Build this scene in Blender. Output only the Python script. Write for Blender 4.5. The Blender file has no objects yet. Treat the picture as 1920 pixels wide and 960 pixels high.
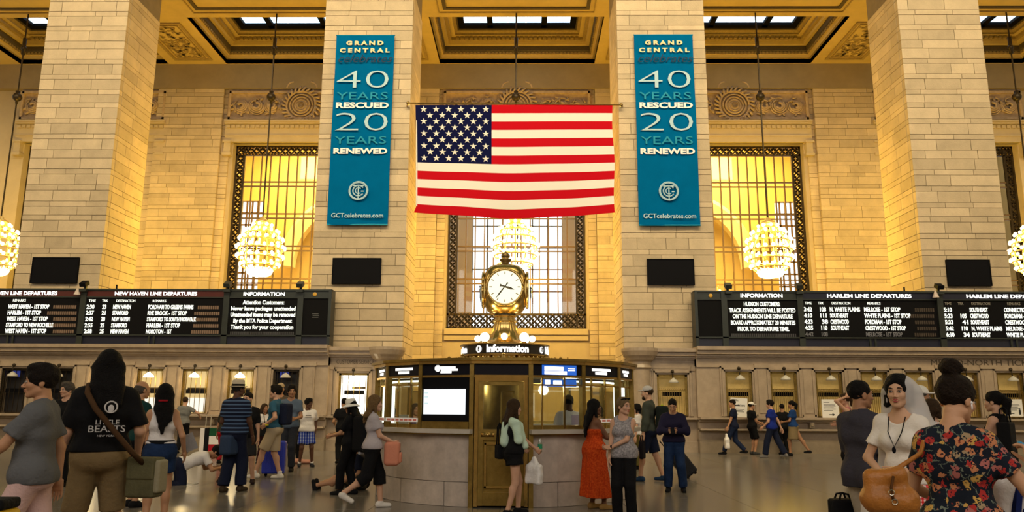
import bpy, math, random
import numpy as np
from mathutils import Vector, Matrix
rng = random.Random(7)
R = math.radians
SC = bpy.context.scene
COL = SC.collection
# ------------------------------------------------------------------ camera
F_PX, CXP, CYP = 1452.0, 960.0, 480.0
CAM = np.array([0.32, 0.0, 1.48]); PITCH, YAW, ROLL = R(11.0), R(0.8), R(0.3)
_f = np.array([-math.sin(YAW)*math.cos(PITCH), math.cos(YAW)*math.cos(PITCH), math.sin(PITCH)])
_r = np.array([math.cos(YAW), math.sin(YAW), 0.0]); _u = np.cross(_r, _f)
_r, _u = _r*math.cos(ROLL)+_u*math.sin(ROLL), _u*math.cos(ROLL)-_r*math.sin(ROLL)
cam = bpy.data.cameras.new('camera'); cam_o = bpy.data.objects.new('camera', cam); COL.objects.link(cam_o)
cam.sensor_width = 36.0; cam.lens = F_PX/1920*36; cam.clip_end = 300
cam_o.matrix_world = Matrix(((_r[0], _u[0], -_f[0], CAM[0]), (_r[1], _u[1], -_f[1], CAM[1]), (_r[2], _u[2], -_f[2], CAM[2]), (0, 0, 0, 1)))
SC.camera = cam_o
def at(x, y, D):
    d = _f+_r*(x-CXP)/F_PX+_u*(CYP-y)/F_PX
    return CAM+d*((D-CAM[1])/d[1])
# ------------------------------------------------------------------ sky, light, exposure
SC.view_settings.view_transform = 'Standard'; SC.view_settings.look = 'None'
SC.view_settings.exposure = 0.0; SC.view_settings.gamma = 1.0; SC.view_settings.use_curve_mapping = False
W = bpy.data.worlds.new('overcast_sky'); SC.world = W; W.use_nodes = True
W.node_tree.nodes['Background'].inputs[0].default_value = (0.86, 0.93, 1.0, 1)
W.node_tree.nodes['Background'].inputs[1].default_value = 2.6
SC.cycles.max_bounces = 6; SC.cycles.diffuse_bounces = 3; SC.cycles.glossy_bounces = 3
SC.cycles.transparent_max_bounces = 10; SC.cycles.transmission_bounces = 4
SC.cycles.sample_clamp_indirect = 4.0; SC.cycles.use_denoising = True
SC.cycles.caustics_reflective = False; SC.cycles.caustics_refractive = False
def area(name, loc, target, sx, sy, power, col):
    l = bpy.data.lights.new(name, 'AREA'); l.shape = 'RECTANGLE'; l.size = sx; l.size_y = sy
    l.energy = power; l.color = col
    o = bpy.data.objects.new(name, l); COL.objects.link(o); o.location = loc
    o.rotation_euler = (Vector(target)-Vector(loc)).to_track_quat('-Z', 'Y').to_euler()
    return o
def point(name, loc, power, col, r=0.2):
    l = bpy.data.lights.new(name, 'POINT'); l.energy = power; l.color = col; l.shadow_soft_size = r
    o = bpy.data.objects.new(name, l); COL.objects.link(o); o.location = loc
    return o
area('upper_pier_fill_light', (0, 7, 27), (0, 27.5, 15.5), 46, 8, 5600, (1.0, 0.80, 0.47)).data.spread = R(105)  # added fill under the vault, grades the pier fronts brighter towards the top
area('north_fill_light', (0, -10, 13), (0, 20, 2), 34, 8, 2500, (1.0, 0.93, 0.84))  # added neutral fill from behind the camera for floor, counters and people
area('west_window_light', (-34, 10, 17), (0, 22, 4), 12, 16, 1500, (1.0, 0.80, 0.50))
area('east_window_light', (34, 10, 17), (0, 22, 4), 12, 16, 1500, (1.0, 0.80, 0.50))
# ------------------------------------------------------------------ helpers
def tag(o, label=None, cat=None, group=None, kind=None):
    if label: o['label'] = label
    if cat: o['category'] = cat
    if group: o['group'] = group
    if kind: o['kind'] = kind
    return o
def empty(name, loc=(0, 0, 0), rz=0.0, label=None, cat=None, group=None, kind=None):
    o = bpy.data.objects.new(name, None); COL.objects.link(o); o.empty_display_size = 0.1
    o.location = tuple(loc); o.rotation_euler = (0, 0, rz)
    return tag(o, label, cat, group, kind)
def link(name, me, parent=None, loc=None, scale=None, rot=None):
    o = bpy.data.objects.new(name, me); COL.objects.link(o)
    if parent: o.parent = parent
    if loc is not None: o.location = tuple(loc)
    if scale is not None: o.scale = tuple(scale)
    if rot is not None: o.rotation_euler = tuple(rot)
    return o
def rawmesh(name, V, Fq, mats, smooth=False, mi=None):
    me = bpy.data.meshes.new(name)
    V = np.asarray(V, np.float32).reshape(-1, 3)
    if isinstance(Fq, np.ndarray) and Fq.ndim == 2:
        n, k = Fq.shape
        me.vertices.add(len(V)); me.vertices.foreach_set('co', V.ravel())
        me.loops.add(n*k); me.loops.foreach_set('vertex_index', Fq.astype(np.int32).ravel())
        me.polygons.add(n); me.polygons.foreach_set('loop_start', np.arange(0, n*k, k, dtype=np.int32))
        if smooth: me.polygons.foreach_set('use_smooth', np.ones(n, bool))
        if mi is not None: me.polygons.foreach_set('material_index', np.asarray(mi, np.int32))
        me.update(calc_edges=True); me.validate()
    else:
        me.from_pydata([tuple(map(float, v)) for v in V], [], Fq)
        if smooth: me.polygons.foreach_set('use_smooth', np.ones(len(Fq), bool))
        if mi is not None: me.polygons.foreach_set('material_index', np.asarray(mi, np.int32))
        me.update()
    for m in (mats if isinstance(mats, (list, tuple)) else [mats]):
        me.materials.append(m)
    return me
class MB:
    def __init__(s): s.v = []; s.f = []; s.m = []; s.cm = 0
    def add(s, vs, fs):
        b = len(s.v); s.v += [tuple(v) for v in vs]; s.f += [[i+b for i in f] for f in fs]; s.m += [s.cm]*len(fs); return s
    def box(s, x0, x1, y0, y1, z0, z1):
        return s.add([(x0, y0, z0), (x1, y0, z0), (x1, y1, z0), (x0, y1, z0), (x0, y0, z1), (x1, y0, z1), (x1, y1, z1), (x0, y1, z1)],
                     [(0, 3, 2, 1), (4, 5, 6, 7), (0, 1, 5, 4), (1, 2, 6, 5), (2, 3, 7, 6), (3, 0, 4, 7)])
    def obox(s, M, sx, sy, sz):
        vs = [M @ Vector((a*sx/2, b*sy/2, c*sz/2)) for c in (-1, 1) for a, b in ((-1, -1), (1, -1), (1, 1), (-1, 1))]
        return s.add(vs, [(0, 3, 2, 1), (4, 5, 6, 7), (0, 1, 5, 4), (1, 2, 6, 5), (2, 3, 7, 6), (3, 0, 4, 7)])
    def tube(s, pts, r, n=6, cap=True):
        pts = [Vector(p) for p in pts]; rs = r if isinstance(r, (list, tuple)) else [r]*len(pts)
        vs = []; fs = []; up = None
        for i, p in enumerate(pts):
            d = (pts[min(i+1, len(pts)-1)]-pts[max(i-1, 0)])
            d = d.normalized() if d.length > 1e-9 else Vector((0, 0, 1))
            if up is None: up = Vector((1, 0, 0)) if abs(d.x) < .9 else Vector((0, 1, 0))
            a = (up-d*up.dot(d)).normalized(); up = a; b = d.cross(a)
            for k in range(n):
                t = 2*math.pi*k/n; vs.append(p+(a*math.cos(t)+b*math.sin(t))*rs[i])
        for i in range(len(pts)-1):
            for k in range(n):
                fs.append((i*n+k, i*n+(k+1) % n, (i+1)*n+(k+1) % n, (i+1)*n+k))
        if cap: fs.append(tuple(range(n-1, -1, -1))); fs.append(tuple(range((len(pts)-1)*n, len(pts)*n)))
        return s.add(vs, fs)
    def lathe(s, prof, n=24, c=(0, 0, 0), flute=0.0, nf=0):
        vs = []; fs = []
        for (r, z) in prof:
            for k in range(n):
                t = 2*math.pi*k/n; rr = r*(1+(flute*math.cos(nf*t) if nf else 0))
                vs.append((c[0]+rr*math.cos(t), c[1]+rr*math.sin(t), c[2]+z))
        for i in range(len(prof)-1):
            for k in range(n):
                fs.append((i*n+k, i*n+(k+1) % n, (i+1)*n+(k+1) % n, (i+1)*n+k))
        fs.append(tuple(range(n-1, -1, -1))); fs.append(tuple(range((len(prof)-1)*n, len(prof)*n)))
        return s.add(vs, fs)
    def ball(s, c, r, n=10, m=7, sc=(1, 1, 1)):
        prof = []
        vs = []; fs = []
        for i in range(m+1):
            p = math.pi*i/m
            for k in range(n):
                t = 2*math.pi*k/n
                vs.append((c[0]+r*sc[0]*math.sin(p)*math.cos(t), c[1]+r*sc[1]*math.sin(p)*math.sin(t), c[2]-r*sc[2]*math.cos(p)))
        for i in range(m):
            for k in range(n): fs.append((i*n+k, i*n+(k+1) % n, (i+1)*n+(k+1) % n, (i+1)*n+k))
        return s.add(vs, fs)
    def mesh(s, name, mats, smooth=False): return rawmesh(name, s.v, s.f, mats, smooth, s.m)
    def build(s, name, mats, parent=None, smooth=False, **k): return link(name, s.mesh(name, mats, smooth), parent, **k)
# materials
def mat(name, col, rough=0.6, metal=0.0, noise=0.0, nscale=3.0, rnd=0.0, emit=None, es=1.0, bump=0.0, bscale=40.0, spec=None, coord='pos', col2=None):
    m = bpy.data.materials.new(name); m.use_nodes = True; nt = m.node_tree; N = nt.nodes; L = nt.links
    b = N['Principled BSDF']; c4 = tuple(col)+(1,)
    b.inputs['Base Color'].default_value = c4; b.inputs['Roughness'].default_value = rough; b.inputs['Metallic'].default_value = metal
    if spec is not None: b.inputs['Specular IOR Level'].default_value = spec
    if emit: b.inputs['Emission Color'].default_value = tuple(emit)+(1,); b.inputs['Emission Strength'].default_value = es
    cur = None
    if noise or bump or col2:
        if coord == 'pos': src = N.new('ShaderNodeNewGeometry').outputs['Position']
        else: src = N.new('ShaderNodeTexCoord').outputs['Object']
    if noise or col2:
        n = N.new('ShaderNodeTexNoise'); n.inputs['Scale'].default_value = nscale; n.inputs['Detail'].default_value = 5; n.inputs['Roughness'].default_value = .65
        L.new(src, n.inputs['Vector'])
        mr = N.new('ShaderNodeMapRange'); mr.inputs['From Min'].default_value = .3; mr.inputs['From Max'].default_value = .7
        L.new(n.outputs['Fac'], mr.inputs['Value'])
        mx = N.new('ShaderNodeMix'); mx.data_type = 'RGBA'
        c2 = col2 if col2 else tuple(c*(1-noise) for c in col)
        mx.inputs['A'].default_value = c4; mx.inputs['B'].default_value = tuple(c2)+(1,)
        L.new(mr.outputs[0], mx.inputs['Factor']); cur = mx.outputs['Result']
    if rnd:
        oi = N.new('ShaderNodeObjectInfo'); mr = N.new('ShaderNodeMapRange'); mr.inputs['To Min'].default_value = 1-rnd; mr.inputs['To Max'].default_value = 1+rnd*.6
        L.new(oi.outputs['Random'], mr.inputs['Value'])
        hs = N.new('ShaderNodeHueSaturation'); L.new(mr.outputs[0], hs.inputs['Value'])
        if cur: L.new(cur, hs.inputs['Color'])
        else: hs.inputs['Color'].default_value = c4
        cur = hs.outputs['Color']
    if cur: L.new(cur, b.inputs['Base Color'])
    if bump:
        n = N.new('ShaderNodeTexNoise'); n.inputs['Scale'].default_value = bscale; n.inputs['Detail'].default_value = 3
        L.new(src, n.inputs['Vector']); bp = N.new('ShaderNodeBump'); bp.inputs['Strength'].default_value = bump; bp.inputs['Distance'].default_value = .02
        L.new(n.outputs['Fac'], bp.inputs['Height']); L.new(bp.outputs[0], b.inputs['Normal'])
    return m
def emis(name, col, s, sample=False):
    m = bpy.data.materials.new(name); m.use_nodes = True; nt = m.node_tree
    b = nt.nodes['Principled BSDF']; b.inputs['Base Color'].default_value = (.02, .02, .02, 1); b.inputs['Roughness'].default_value = .5
    b.inputs['Emission Color'].default_value = tuple(col)+(1,); b.inputs['Emission Strength'].default_value = s
    if not sample:
        try: m.cycles.emission_sampling = 'NONE'
        except Exception: pass
    return m
def glass(name, tint=(1, 1, 1), gloss=0.08, rough=0.03):
    m = bpy.data.materials.new(name); m.use_nodes = True; nt = m.node_tree; N = nt.nodes; N.remove(N['Principled BSDF'])
    t = N.new('ShaderNodeBsdfTransparent'); t.inputs[0].default_value = tuple(tint)+(1,)
    g = N.new('ShaderNodeBsdfGlossy'); g.inputs['Roughness'].default_value = rough
    mx = N.new('ShaderNodeMixShader'); mx.inputs[0].default_value = gloss
    nt.links.new(t.outputs[0], mx.inputs[1]); nt.links.new(g.outputs[0], mx.inputs[2]); nt.links.new(mx.outputs[0], N['Material Output'].inputs[0])
    return m
STONE = mat('limestone_block', (.62, .49, .32), .75, noise=.22, nscale=1.6, rnd=.17, bump=.25, bscale=22)
MORTAR = mat('mortar_joint', (.22, .17, .11), .9, noise=.2)
PLAIN = mat('smooth_limestone', (.56, .45, .29), .7, noise=.15, nscale=1.2)
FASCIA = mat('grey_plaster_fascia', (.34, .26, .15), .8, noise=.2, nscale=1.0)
SOFFIT = mat('gilded_plaster_soffit', (.62, .45, .16), .7, noise=.15, nscale=1.5)
MOULD = mat('gilded_moulding', (.42, .29, .10), .65, noise=.35, nscale=9)
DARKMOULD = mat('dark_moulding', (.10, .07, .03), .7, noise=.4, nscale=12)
RELIEF = mat('carved_stone', (.55, .40, .25), .75, noise=.3, nscale=5)
MARBLE = mat('veined_marble', (.46, .36, .27), .32, noise=.28, nscale=4.0, bump=.03)
BRONZE = mat('dark_bronze', (.05, .035, .018), .45, .6, noise=.4, nscale=6)
BRASS = mat('polished_brass', (.66, .46, .16), .22, .95, noise=.25, nscale=5)
OLDBRASS = mat('aged_brass', (.42, .29, .08), .34, .9, noise=.4, nscale=7)
BLACK = mat('black_panel', (.004, .004, .006), .7, spec=.1)
BOARD = mat('grey_green_board_metal', (.035, .042, .038), .4, .3, noise=.2)
SCREEN = mat('dark_display', (.004, .004, .005), .6, spec=.1)
WHITE_E = emis('white_backlit_lettering', (1, .97, .90), 2.2)
AMBER_E = emis('pale_dot_matrix', (.95, .95, .80), 1.6)
DIM_E = emis('dim_dot_matrix', (.45, .38, .30), .25)
PANE = glass('window_glass', (.98, .98, .96), .05)
BULB = emis('glowing_bulb', (1.0, .78, .36), 5.5)
CUBE = {}
def cube(m):
    if m.name not in CUBE: CUBE[m.name] = MB().box(-.5, .5, -.5, .5, -.5, .5).mesh('block', m)
    return CUBE[m.name]
def block(name, parent, x0, x1, y0, y1, z0, z1, m):
    return link(name, cube(m), parent, ((x0+x1)/2, (y0+y1)/2, (z0+z1)/2), (x1-x0, y1-y0, z1-z0))
def text(s, parent, loc, size, m, width=None, rot=(math.pi/2, 0, 0), extrude=.004, bold=0.0, shear=0.0, align='CENTER', name='lettering', squash=None):
    c = bpy.data.curves.new('t', 'FONT'); c.body = s; c.size = size; c.extrude = extrude; c.align_x = align; c.align_y = 'CENTER'
    c.offset = bold; c.shear = shear; c.resolution_u = 3
    o = bpy.data.objects.new('t', c); me = bpy.data.meshes.new_from_object(o)
    bpy.data.objects.remove(o); bpy.data.curves.remove(c); me.materials.clear(); me.materials.append(m)
    r = link(name, me, parent, loc, None, rot)
    if width:
        xs = [v.co.x for v in me.vertices]; w = max(xs)-min(xs) if xs else 1
        r.scale = (width/w, squash or 1, 1)
    return r
# ------------------------------------------------------------------ floor and shell
FLOORM = mat('polished_floor_marble', (.24, .212, .178), .2, noise=.35, nscale=1.3, rnd=.05, spec=.45)
fl = MB().box(-42, 42, -12, 60, -.3, -.012).build('floor', FLOORM); tag(fl, kind='structure')
gx, gy = 1.9, 1.7
for j in range(12):
    for i in range(-9, 9):
        y0 = 6.6+j*gy; x0 = i*gx
        if abs(x0+gx/2) > 4+.62*(y0+gy): continue
        block('floor_slab', fl, x0+.004, x0+gx-.004, y0+.004, y0+gy-.004, -.012, 0, FLOORM)
SHELL = mat('shell_plaster', (.50, .40, .26), .85)
for nm, b in (('wall_left', (-42.4, -42, -12, 60, 0, 31)), ('wall_right', (42, 42.4, -12, 60, 0, 31)), ('wall_front', (-42, 42, -12.4, -12, 0, 31))):
    tag(MB().box(*b).build(nm, SHELL), kind='structure')
vault = tag(MB().box(-42, 42, -12, 27.5, 30.6, 31).box(-42, 42, 27.5, 28.1, 21.6, 31).build('ceiling_vault', mat('vault_paint', (.16, .24, .20), .9)), kind='structure')
# ------------------------------------------------------------------ free standing piers with coursed stone
def courses(z0, z1, seed):
    r = random.Random(seed); z = z0; out = []; k = 0
    while z < z1:
        h = (.42, .20)[k % 2]
        if k % 7 == 4: h = .33
        out.append((z, min(z+h, z1))); z += h; k += 1
    return out
def cut_row(a, b, r, lo=.8, hi=1.5):
    xs = [a]; x = a+r.uniform(.4, 1.2)
    while x < b-.35: xs.append(x); x += r.uniform(lo, hi)
    xs.append(b); return xs
G = .009
def pier(x0, x1, label, seed, sides, yf=27.5, yb=30.0, zb=2.7, ztop=19.3, zvis=17.3):
    p = empty('stone_pier', ((x0+x1)/2, (yf+yb)/2, 0), 0, label, 'pier', 'square stone piers of the hall')
    cx, cy = (x0+x1)/2, (yf+yb)/2
    MB().box(x0+.03-cx, x1-.03-cx, yf+.03-cy, yb-cy, 0, ztop).build('core', MORTAR, p)
    for za, zc_ in ((zvis, ztop), (0, zb)): MB().box(x0-cx, x1-cx, yf-cy, yf+.03-cy, za, zc_).build('plain_facing', PLAIN, p)
    r = random.Random(seed)
    for (z0, z1) in courses(zb, zvis, seed):
        xs = cut_row(x0, x1, r)
        for a, c in zip(xs, xs[1:]):
            block('stone_block', p, a+G-cx, c-G-cx, yf-r.uniform(0, .012)-cy, yf+.2-cy, z0+G, z1-G, STONE)
        for s in sides:
            ys = cut_row(yf+.2, yb, r, .9, 1.6)
            for a, c in zip(ys, ys[1:]):
                if s < 0: block('stone_block', p, x0-cx, x0+.2-cx, a+G-cy, c-G-cy, z0+G, z1-G, STONE)
                else: block('stone_block', p, x1-.2-cx, x1-cx, a+G-cy, c-G-cy, z0+G, z1-G, STONE)
    return p
PIERS = [(-18.12, -15.0), (-7.32, -3.92), (3.9, 7.25), (14.65, 17.75)]
pier(*PIERS[0], 'beige stone pier at far left with mottled blocks above a black panel', 11, (1,))
pier(*PIERS[1], 'beige stone pier left of the flag carrying a teal banner', 12, (1,))
pier(*PIERS[2], 'beige stone pier right of the flag carrying a teal banner', 13, (-1,))
pier(*PIERS[3], 'beige stone pier at far right above the harlem boards, no banner', 14, (-1,))
# ------------------------------------------------------------------ back wall: core with three full and two partial window openings
YB = 38.5; YW = 39.3
WINX = [-22.5, -11.4, 0.0, 11.4, 22.5]; HW = 3.55; ZS, ZT = 5.32, 15.05
back = tag(empty('wall_back', (0, YB, 0)), kind='structure')
mb = MB(); edges = [-30]
for w in WINX: edges += [w-HW, w+HW]
edges.append(30)
for a, b in zip(edges[::2], edges[1::2]): mb.box(a, b, YW-.5-YB, YW+.6-YB, 0, 19.36)
for w in WINX:
    mb.box(w-HW, w+HW, YW-.5-YB, YW+.6-YB, ZT, 19.36); mb.box(w-HW, w+HW, YW-.5-YB, YW+.6-YB, 0, ZS-.02)
mb.build('wall_core', PLAIN, back)
# dark smooth fascia under the ceiling
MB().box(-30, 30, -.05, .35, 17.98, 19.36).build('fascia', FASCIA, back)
# sills, cornices, dentils and relief panels for every bay
def ring(mb, cx, cz, y, r, t, n=24, a0=0, a1=2*math.pi, zs=1.0):
    pts = [(cx+r*math.cos(a0+(a1-a0)*i/n), y, cz+zs*r*math.sin(a0+(a1-a0)*i/n)) for i in range(n+1)]
    mb.tube(pts, t, 5)
for w in WINX:
    l, rr = w-3.95, w+3.95
    MB().box(w-3.6, w+3.6, .15, .5, 4.72, 5.0).box(w-3.6, w+3.6, .05, .5, 5.0, 5.1).box(w-3.6, w+3.6, .15, .5, 5.1, 5.3).build('window_sill', PLAIN, back)
    MB().box(l, rr, .05, .4, 15.05, 15.35).box(l, rr, -.02, .4, 15.35, 15.42).box(l, rr, .03, .4, 15.42, 15.75).build('architrave', PLAIN, back)
    d = MB().box(l, rr, .02, .35, 15.75, 15.98)
    k = l+.1
    while k < rr-.15: d.box(k, k+.17, -.06, .02, 15.78, 15.95); k += .26
    d.box(l, rr, -.12, .3, 15.98, 16.08).box(l, rr, -.18, .3, 16.08, 16.2)
    d.build('dentil_cornice', PLAIN, back)
    # pilaster caps beside the window
    for sx in (-1, 1):
        xx = w+sx*3.78
        MB().box(xx-.22, xx+.22, -.08, .4, 15.0, 15.1).box(xx-.17, xx+.17, 0, .4, 14.45, 15.0).box(xx-.22, xx+.22, -.05, .4, 14.3, 14.45).build('jamb_cap', PLAIN, back)
    rp = MB(); rp.box(l, rr, .12, .35, 16.2, 17.98).build('relief_ground', RELIEF, back)
    fr = MB()
    fr.box(w-3.85, w+3.85, -.02, .14, 17.72, 17.84).box(w-3.85, w+3.85, -.02, .14, 16.28, 16.40)
    fr.box(w-3.85, w-3.74, -.02, .14, 16.28, 17.84).box(w+3.74, w+3.85, -.02, .14, 16.28, 17.84)
    fr.build('relief_frame', RELIEF, back)
    # medallion with rings and acanthus around it
    md = MB(); cz = 17.05
    md.ball((w, .1, cz), .52, 20, 9, (1, .28, 1))
    for q in (.30, .45, .60, .78): ring(md, w, cz, -.02 if q < .7 else .0, q, .045 if q < .7 else .07)
    for q in range(9):
        a = q*.7; ring(md, w, cz, -.09, .14, .03, 10)
    for q in range(26):
        a = q*2*math.pi/26; md.obox(Matrix.Translation((w+.93*math.cos(a), .0, cz+.90*math.sin(a))) @ Matrix.Rotation(-a+.5, 4, 'Y'), .30, .16, .09)
    for sx in (-1, 1):
        ring(md, w+sx*.45, cz+.95, -.02, .35, .06, 12, 0 if sx > 0 else math.pi/2, math.pi/2 if sx > 0 else math.pi)
    md.build('medallion', RELIEF, back, smooth=True)
    sc = MB()
    for sx in (-1, 1):
        for q, (cx, r0) in enumerate(((1.55, .42), (2.35, .46), (3.2, .40))):
            for t in range(4):
                r1 = r0*(1-.22*t)
                ring(sc, w+sx*cx, cz-.02, .06-.03*t, r1, .04+.01*t, 14, q*1.1+t*.8, q*1.1+t*.8+4.6)
            for t in range(11):
                a = rng.uniform(0, 6.28); rd = r0*rng.uniform(.6, 1.25)
                x, z = w+sx*cx+rd*math.cos(a), cz-.02+min(.56, rd)*math.sin(a)
                sc.obox(Matrix.Translation((x, .06, z)) @ Matrix.Rotation(rng.uniform(0, 3.1), 4, 'Y') @ Matrix.Rotation(.5, 4, 'X'), .22, .10, .07)
    tag(sc.build('scrollwork', RELIEF, back, smooth=True), kind='stuff')
# coursed pilasters between the windows
def pilaster(i, x0, x1, seed, za, zmax=17.98):
    p = tag(empty('trim_%d' % i, ((x0+x1)/2, YB, 0)), kind='structure'); cx = (x0+x1)/2
    MB().box(x0+.03-cx, x1-.03-cx, .03, .4, 0, zmax).build('core', MORTAR, p)
    r = random.Random(seed)
    for z0, z1 in courses(za, zmax, seed):
        xs = cut_row(x0, x1, r)
        for a, c in zip(xs, xs[1:]):
            block('stone_block', p, a+G-cx, c-G-cx, -r.uniform(0, .012), .3, z0+G, z1-G, STONE)
        # narrow jamb stones set back on both sides
        block('stone_block', p, x1+G-cx, x1+.42-cx, .16, .5, z0+G, z1-G, STONE)
        block('stone_block', p, x0-.42-cx, x0-G-cx, .16, .5, z0+G, z1-G, STONE)
pilaster(1, -19.05, -15.55, 21, 6.6); pilaster(2, -7.42, -4.1, 22, 2.2); pilaster(3, 4.1, 7.42, 23, 2.2); pilaster(4, 15.55, 19.05, 24, 6.6)
# ------------------------------------------------------------------ ceiling of the aisle with coffers and skylights
ceil = tag(empty('ceiling', (0, 33, 19.36)), kind='structure')
YC0, YC1 = 33.4, 38.4; BAYS = [(-26.6, -18.6), (-15.5, -7.3), (-4.1, 4.1), (7.3, 15.5), (18.6, 26.6)]
m1 = MB(); zc = 0.0
def sb(x0, x1, y0, y1, z0=0, z1=.25): m1.box(x0, x1, y0-33, y1-33, z0, z1)
sb(-30, 30, 27.5, YC0); sb(-30, 30, YC1, 39.6)
xs = [-30]
for a, b in BAYS: xs += [a, b]
xs.append(30)
for a, b in zip(xs[::2], xs[1::2]): sb(a, b, YC0, YC1)
m1.build('soffit', SOFFIT, ceil)
def frame_rect(mb, x0, x1, y0, y1, t, z0, z1):
    y0 -= 33; y1 -= 33
    mb.box(x0, x1, y0, y0+t, z0, z1).box(x0, x1, y1-t, y1, z0, z1).box(x0, x0+t, y0+t, y1-t, z0, z1).box(x1-t, x1, y0+t, y1-t, z0, z1)
# raised panels of the cross beam and of the beams over the piers
for a, b in BAYS:
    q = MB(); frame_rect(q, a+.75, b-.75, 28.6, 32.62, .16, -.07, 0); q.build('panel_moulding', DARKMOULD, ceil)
    q = MB(); frame_rect(q, a+.5, b-.5, 28.4, 32.95, .05, -.05, 0); q.build('panel_bead', MOULD, ceil)
for a, b in zip(xs[2:-1:2], xs[3:-1:2]):
    q = MB(); frame_rect(q, a+.55, b-.55, 33.9, 37.9, .14, -.06, 0); frame_rect(q, a+.8, b-.8, 34.15, 37.65, .05, -.04, 0)
    q.build('panel_moulding', MOULD, ceil)
    q = MB(); r = random.Random(5)
    for i in range(130):
        x, y = r.uniform(a+.95, b-.95), r.uniform(34.3, 37.5)-33
        q.obox(Matrix.Translation((x, y, -.012)) @ Matrix.Rotation(r.uniform(0, 3), 4, 'Z'), .2, .09, .05)
    tag(q.build('carved_foliage', MOULD, ceil), kind='stuff')
SKYGLASS = glass('skylight_glass', (.85, .93, .98), .06)
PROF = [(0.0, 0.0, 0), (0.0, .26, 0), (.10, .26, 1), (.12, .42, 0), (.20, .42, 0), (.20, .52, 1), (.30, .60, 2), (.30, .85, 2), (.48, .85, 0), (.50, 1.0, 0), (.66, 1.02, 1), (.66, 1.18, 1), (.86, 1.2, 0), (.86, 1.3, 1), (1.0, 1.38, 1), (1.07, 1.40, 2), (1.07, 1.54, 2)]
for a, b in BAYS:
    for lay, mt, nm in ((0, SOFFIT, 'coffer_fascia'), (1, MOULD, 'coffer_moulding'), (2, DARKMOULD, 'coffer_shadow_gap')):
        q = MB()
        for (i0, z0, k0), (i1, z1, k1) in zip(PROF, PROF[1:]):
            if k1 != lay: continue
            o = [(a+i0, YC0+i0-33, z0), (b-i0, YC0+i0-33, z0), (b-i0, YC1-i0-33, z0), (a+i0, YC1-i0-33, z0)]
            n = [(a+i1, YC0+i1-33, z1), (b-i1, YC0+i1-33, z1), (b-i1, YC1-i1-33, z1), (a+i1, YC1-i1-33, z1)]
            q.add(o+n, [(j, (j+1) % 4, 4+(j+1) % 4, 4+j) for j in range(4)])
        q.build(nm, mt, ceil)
    q = MB()   # egg and dart course
    x = a+.3
    while x < b-.4: q.box(x, x+.11, YC1-.26-33, YC1-.16-33, .44, .54); x += .19
    x = a+.9
    while x < b-1.0: q.box(x, x+.16, YC1-.80-33, YC1-.64-33, 1.04, 1.16); x += .24
    for yy in np.arange(YC0+.4, YC1-.4, .19):
        q.box(a+.16, a+.26, yy-33, yy+.11-33, .44, .54); q.box(b-.26, b-.16, yy-33, yy+.11-33, .44, .54)
    tag(q.build('egg_and_dart', MOULD, ceil), kind='stuff')
    x0, x1, y0, y1 = a+1.07, b-1.07, YC0+1.07, YC1-1.07
    q = MB(); frame_rect(q, x0, x1, y0, y1, .30, 1.46, 1.62)
    for t in (.25, .72) if True else (): pass
    n = 3; cuts = [x0+.30, x0+(x1-x0)*.27, x0+(x1-x0)*.73, x1-.30]
    for c in cuts[1:3]: q.box(c-.14, c+.14, y0-33, y1-33, 1.46, 1.62)
    q.box(x0, x1, (y0+y1)/2-.1-33, (y0+y1)/2+.1-33, 1.46, 1.62)
    q.build('skylight_frame', BLACK, ceil)
    for c0, c1 in zip(cuts, cuts[1:]):
        for ya, yb in ((y0+.3, (y0+y1)/2-.1), ((y0+y1)/2+.1, y1-.3)):
            nn = 1 if c1-c0 < 2 else 3
            for k in range(nn):
                u0 = c0+(c1-c0)*k/nn; u1 = c0+(c1-c0)*(k+1)/nn
                block('skylight_pane', ceil, u0+.04, u1-.04, ya-33, yb-33, 1.56, 1.575, SKYGLASS)
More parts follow.
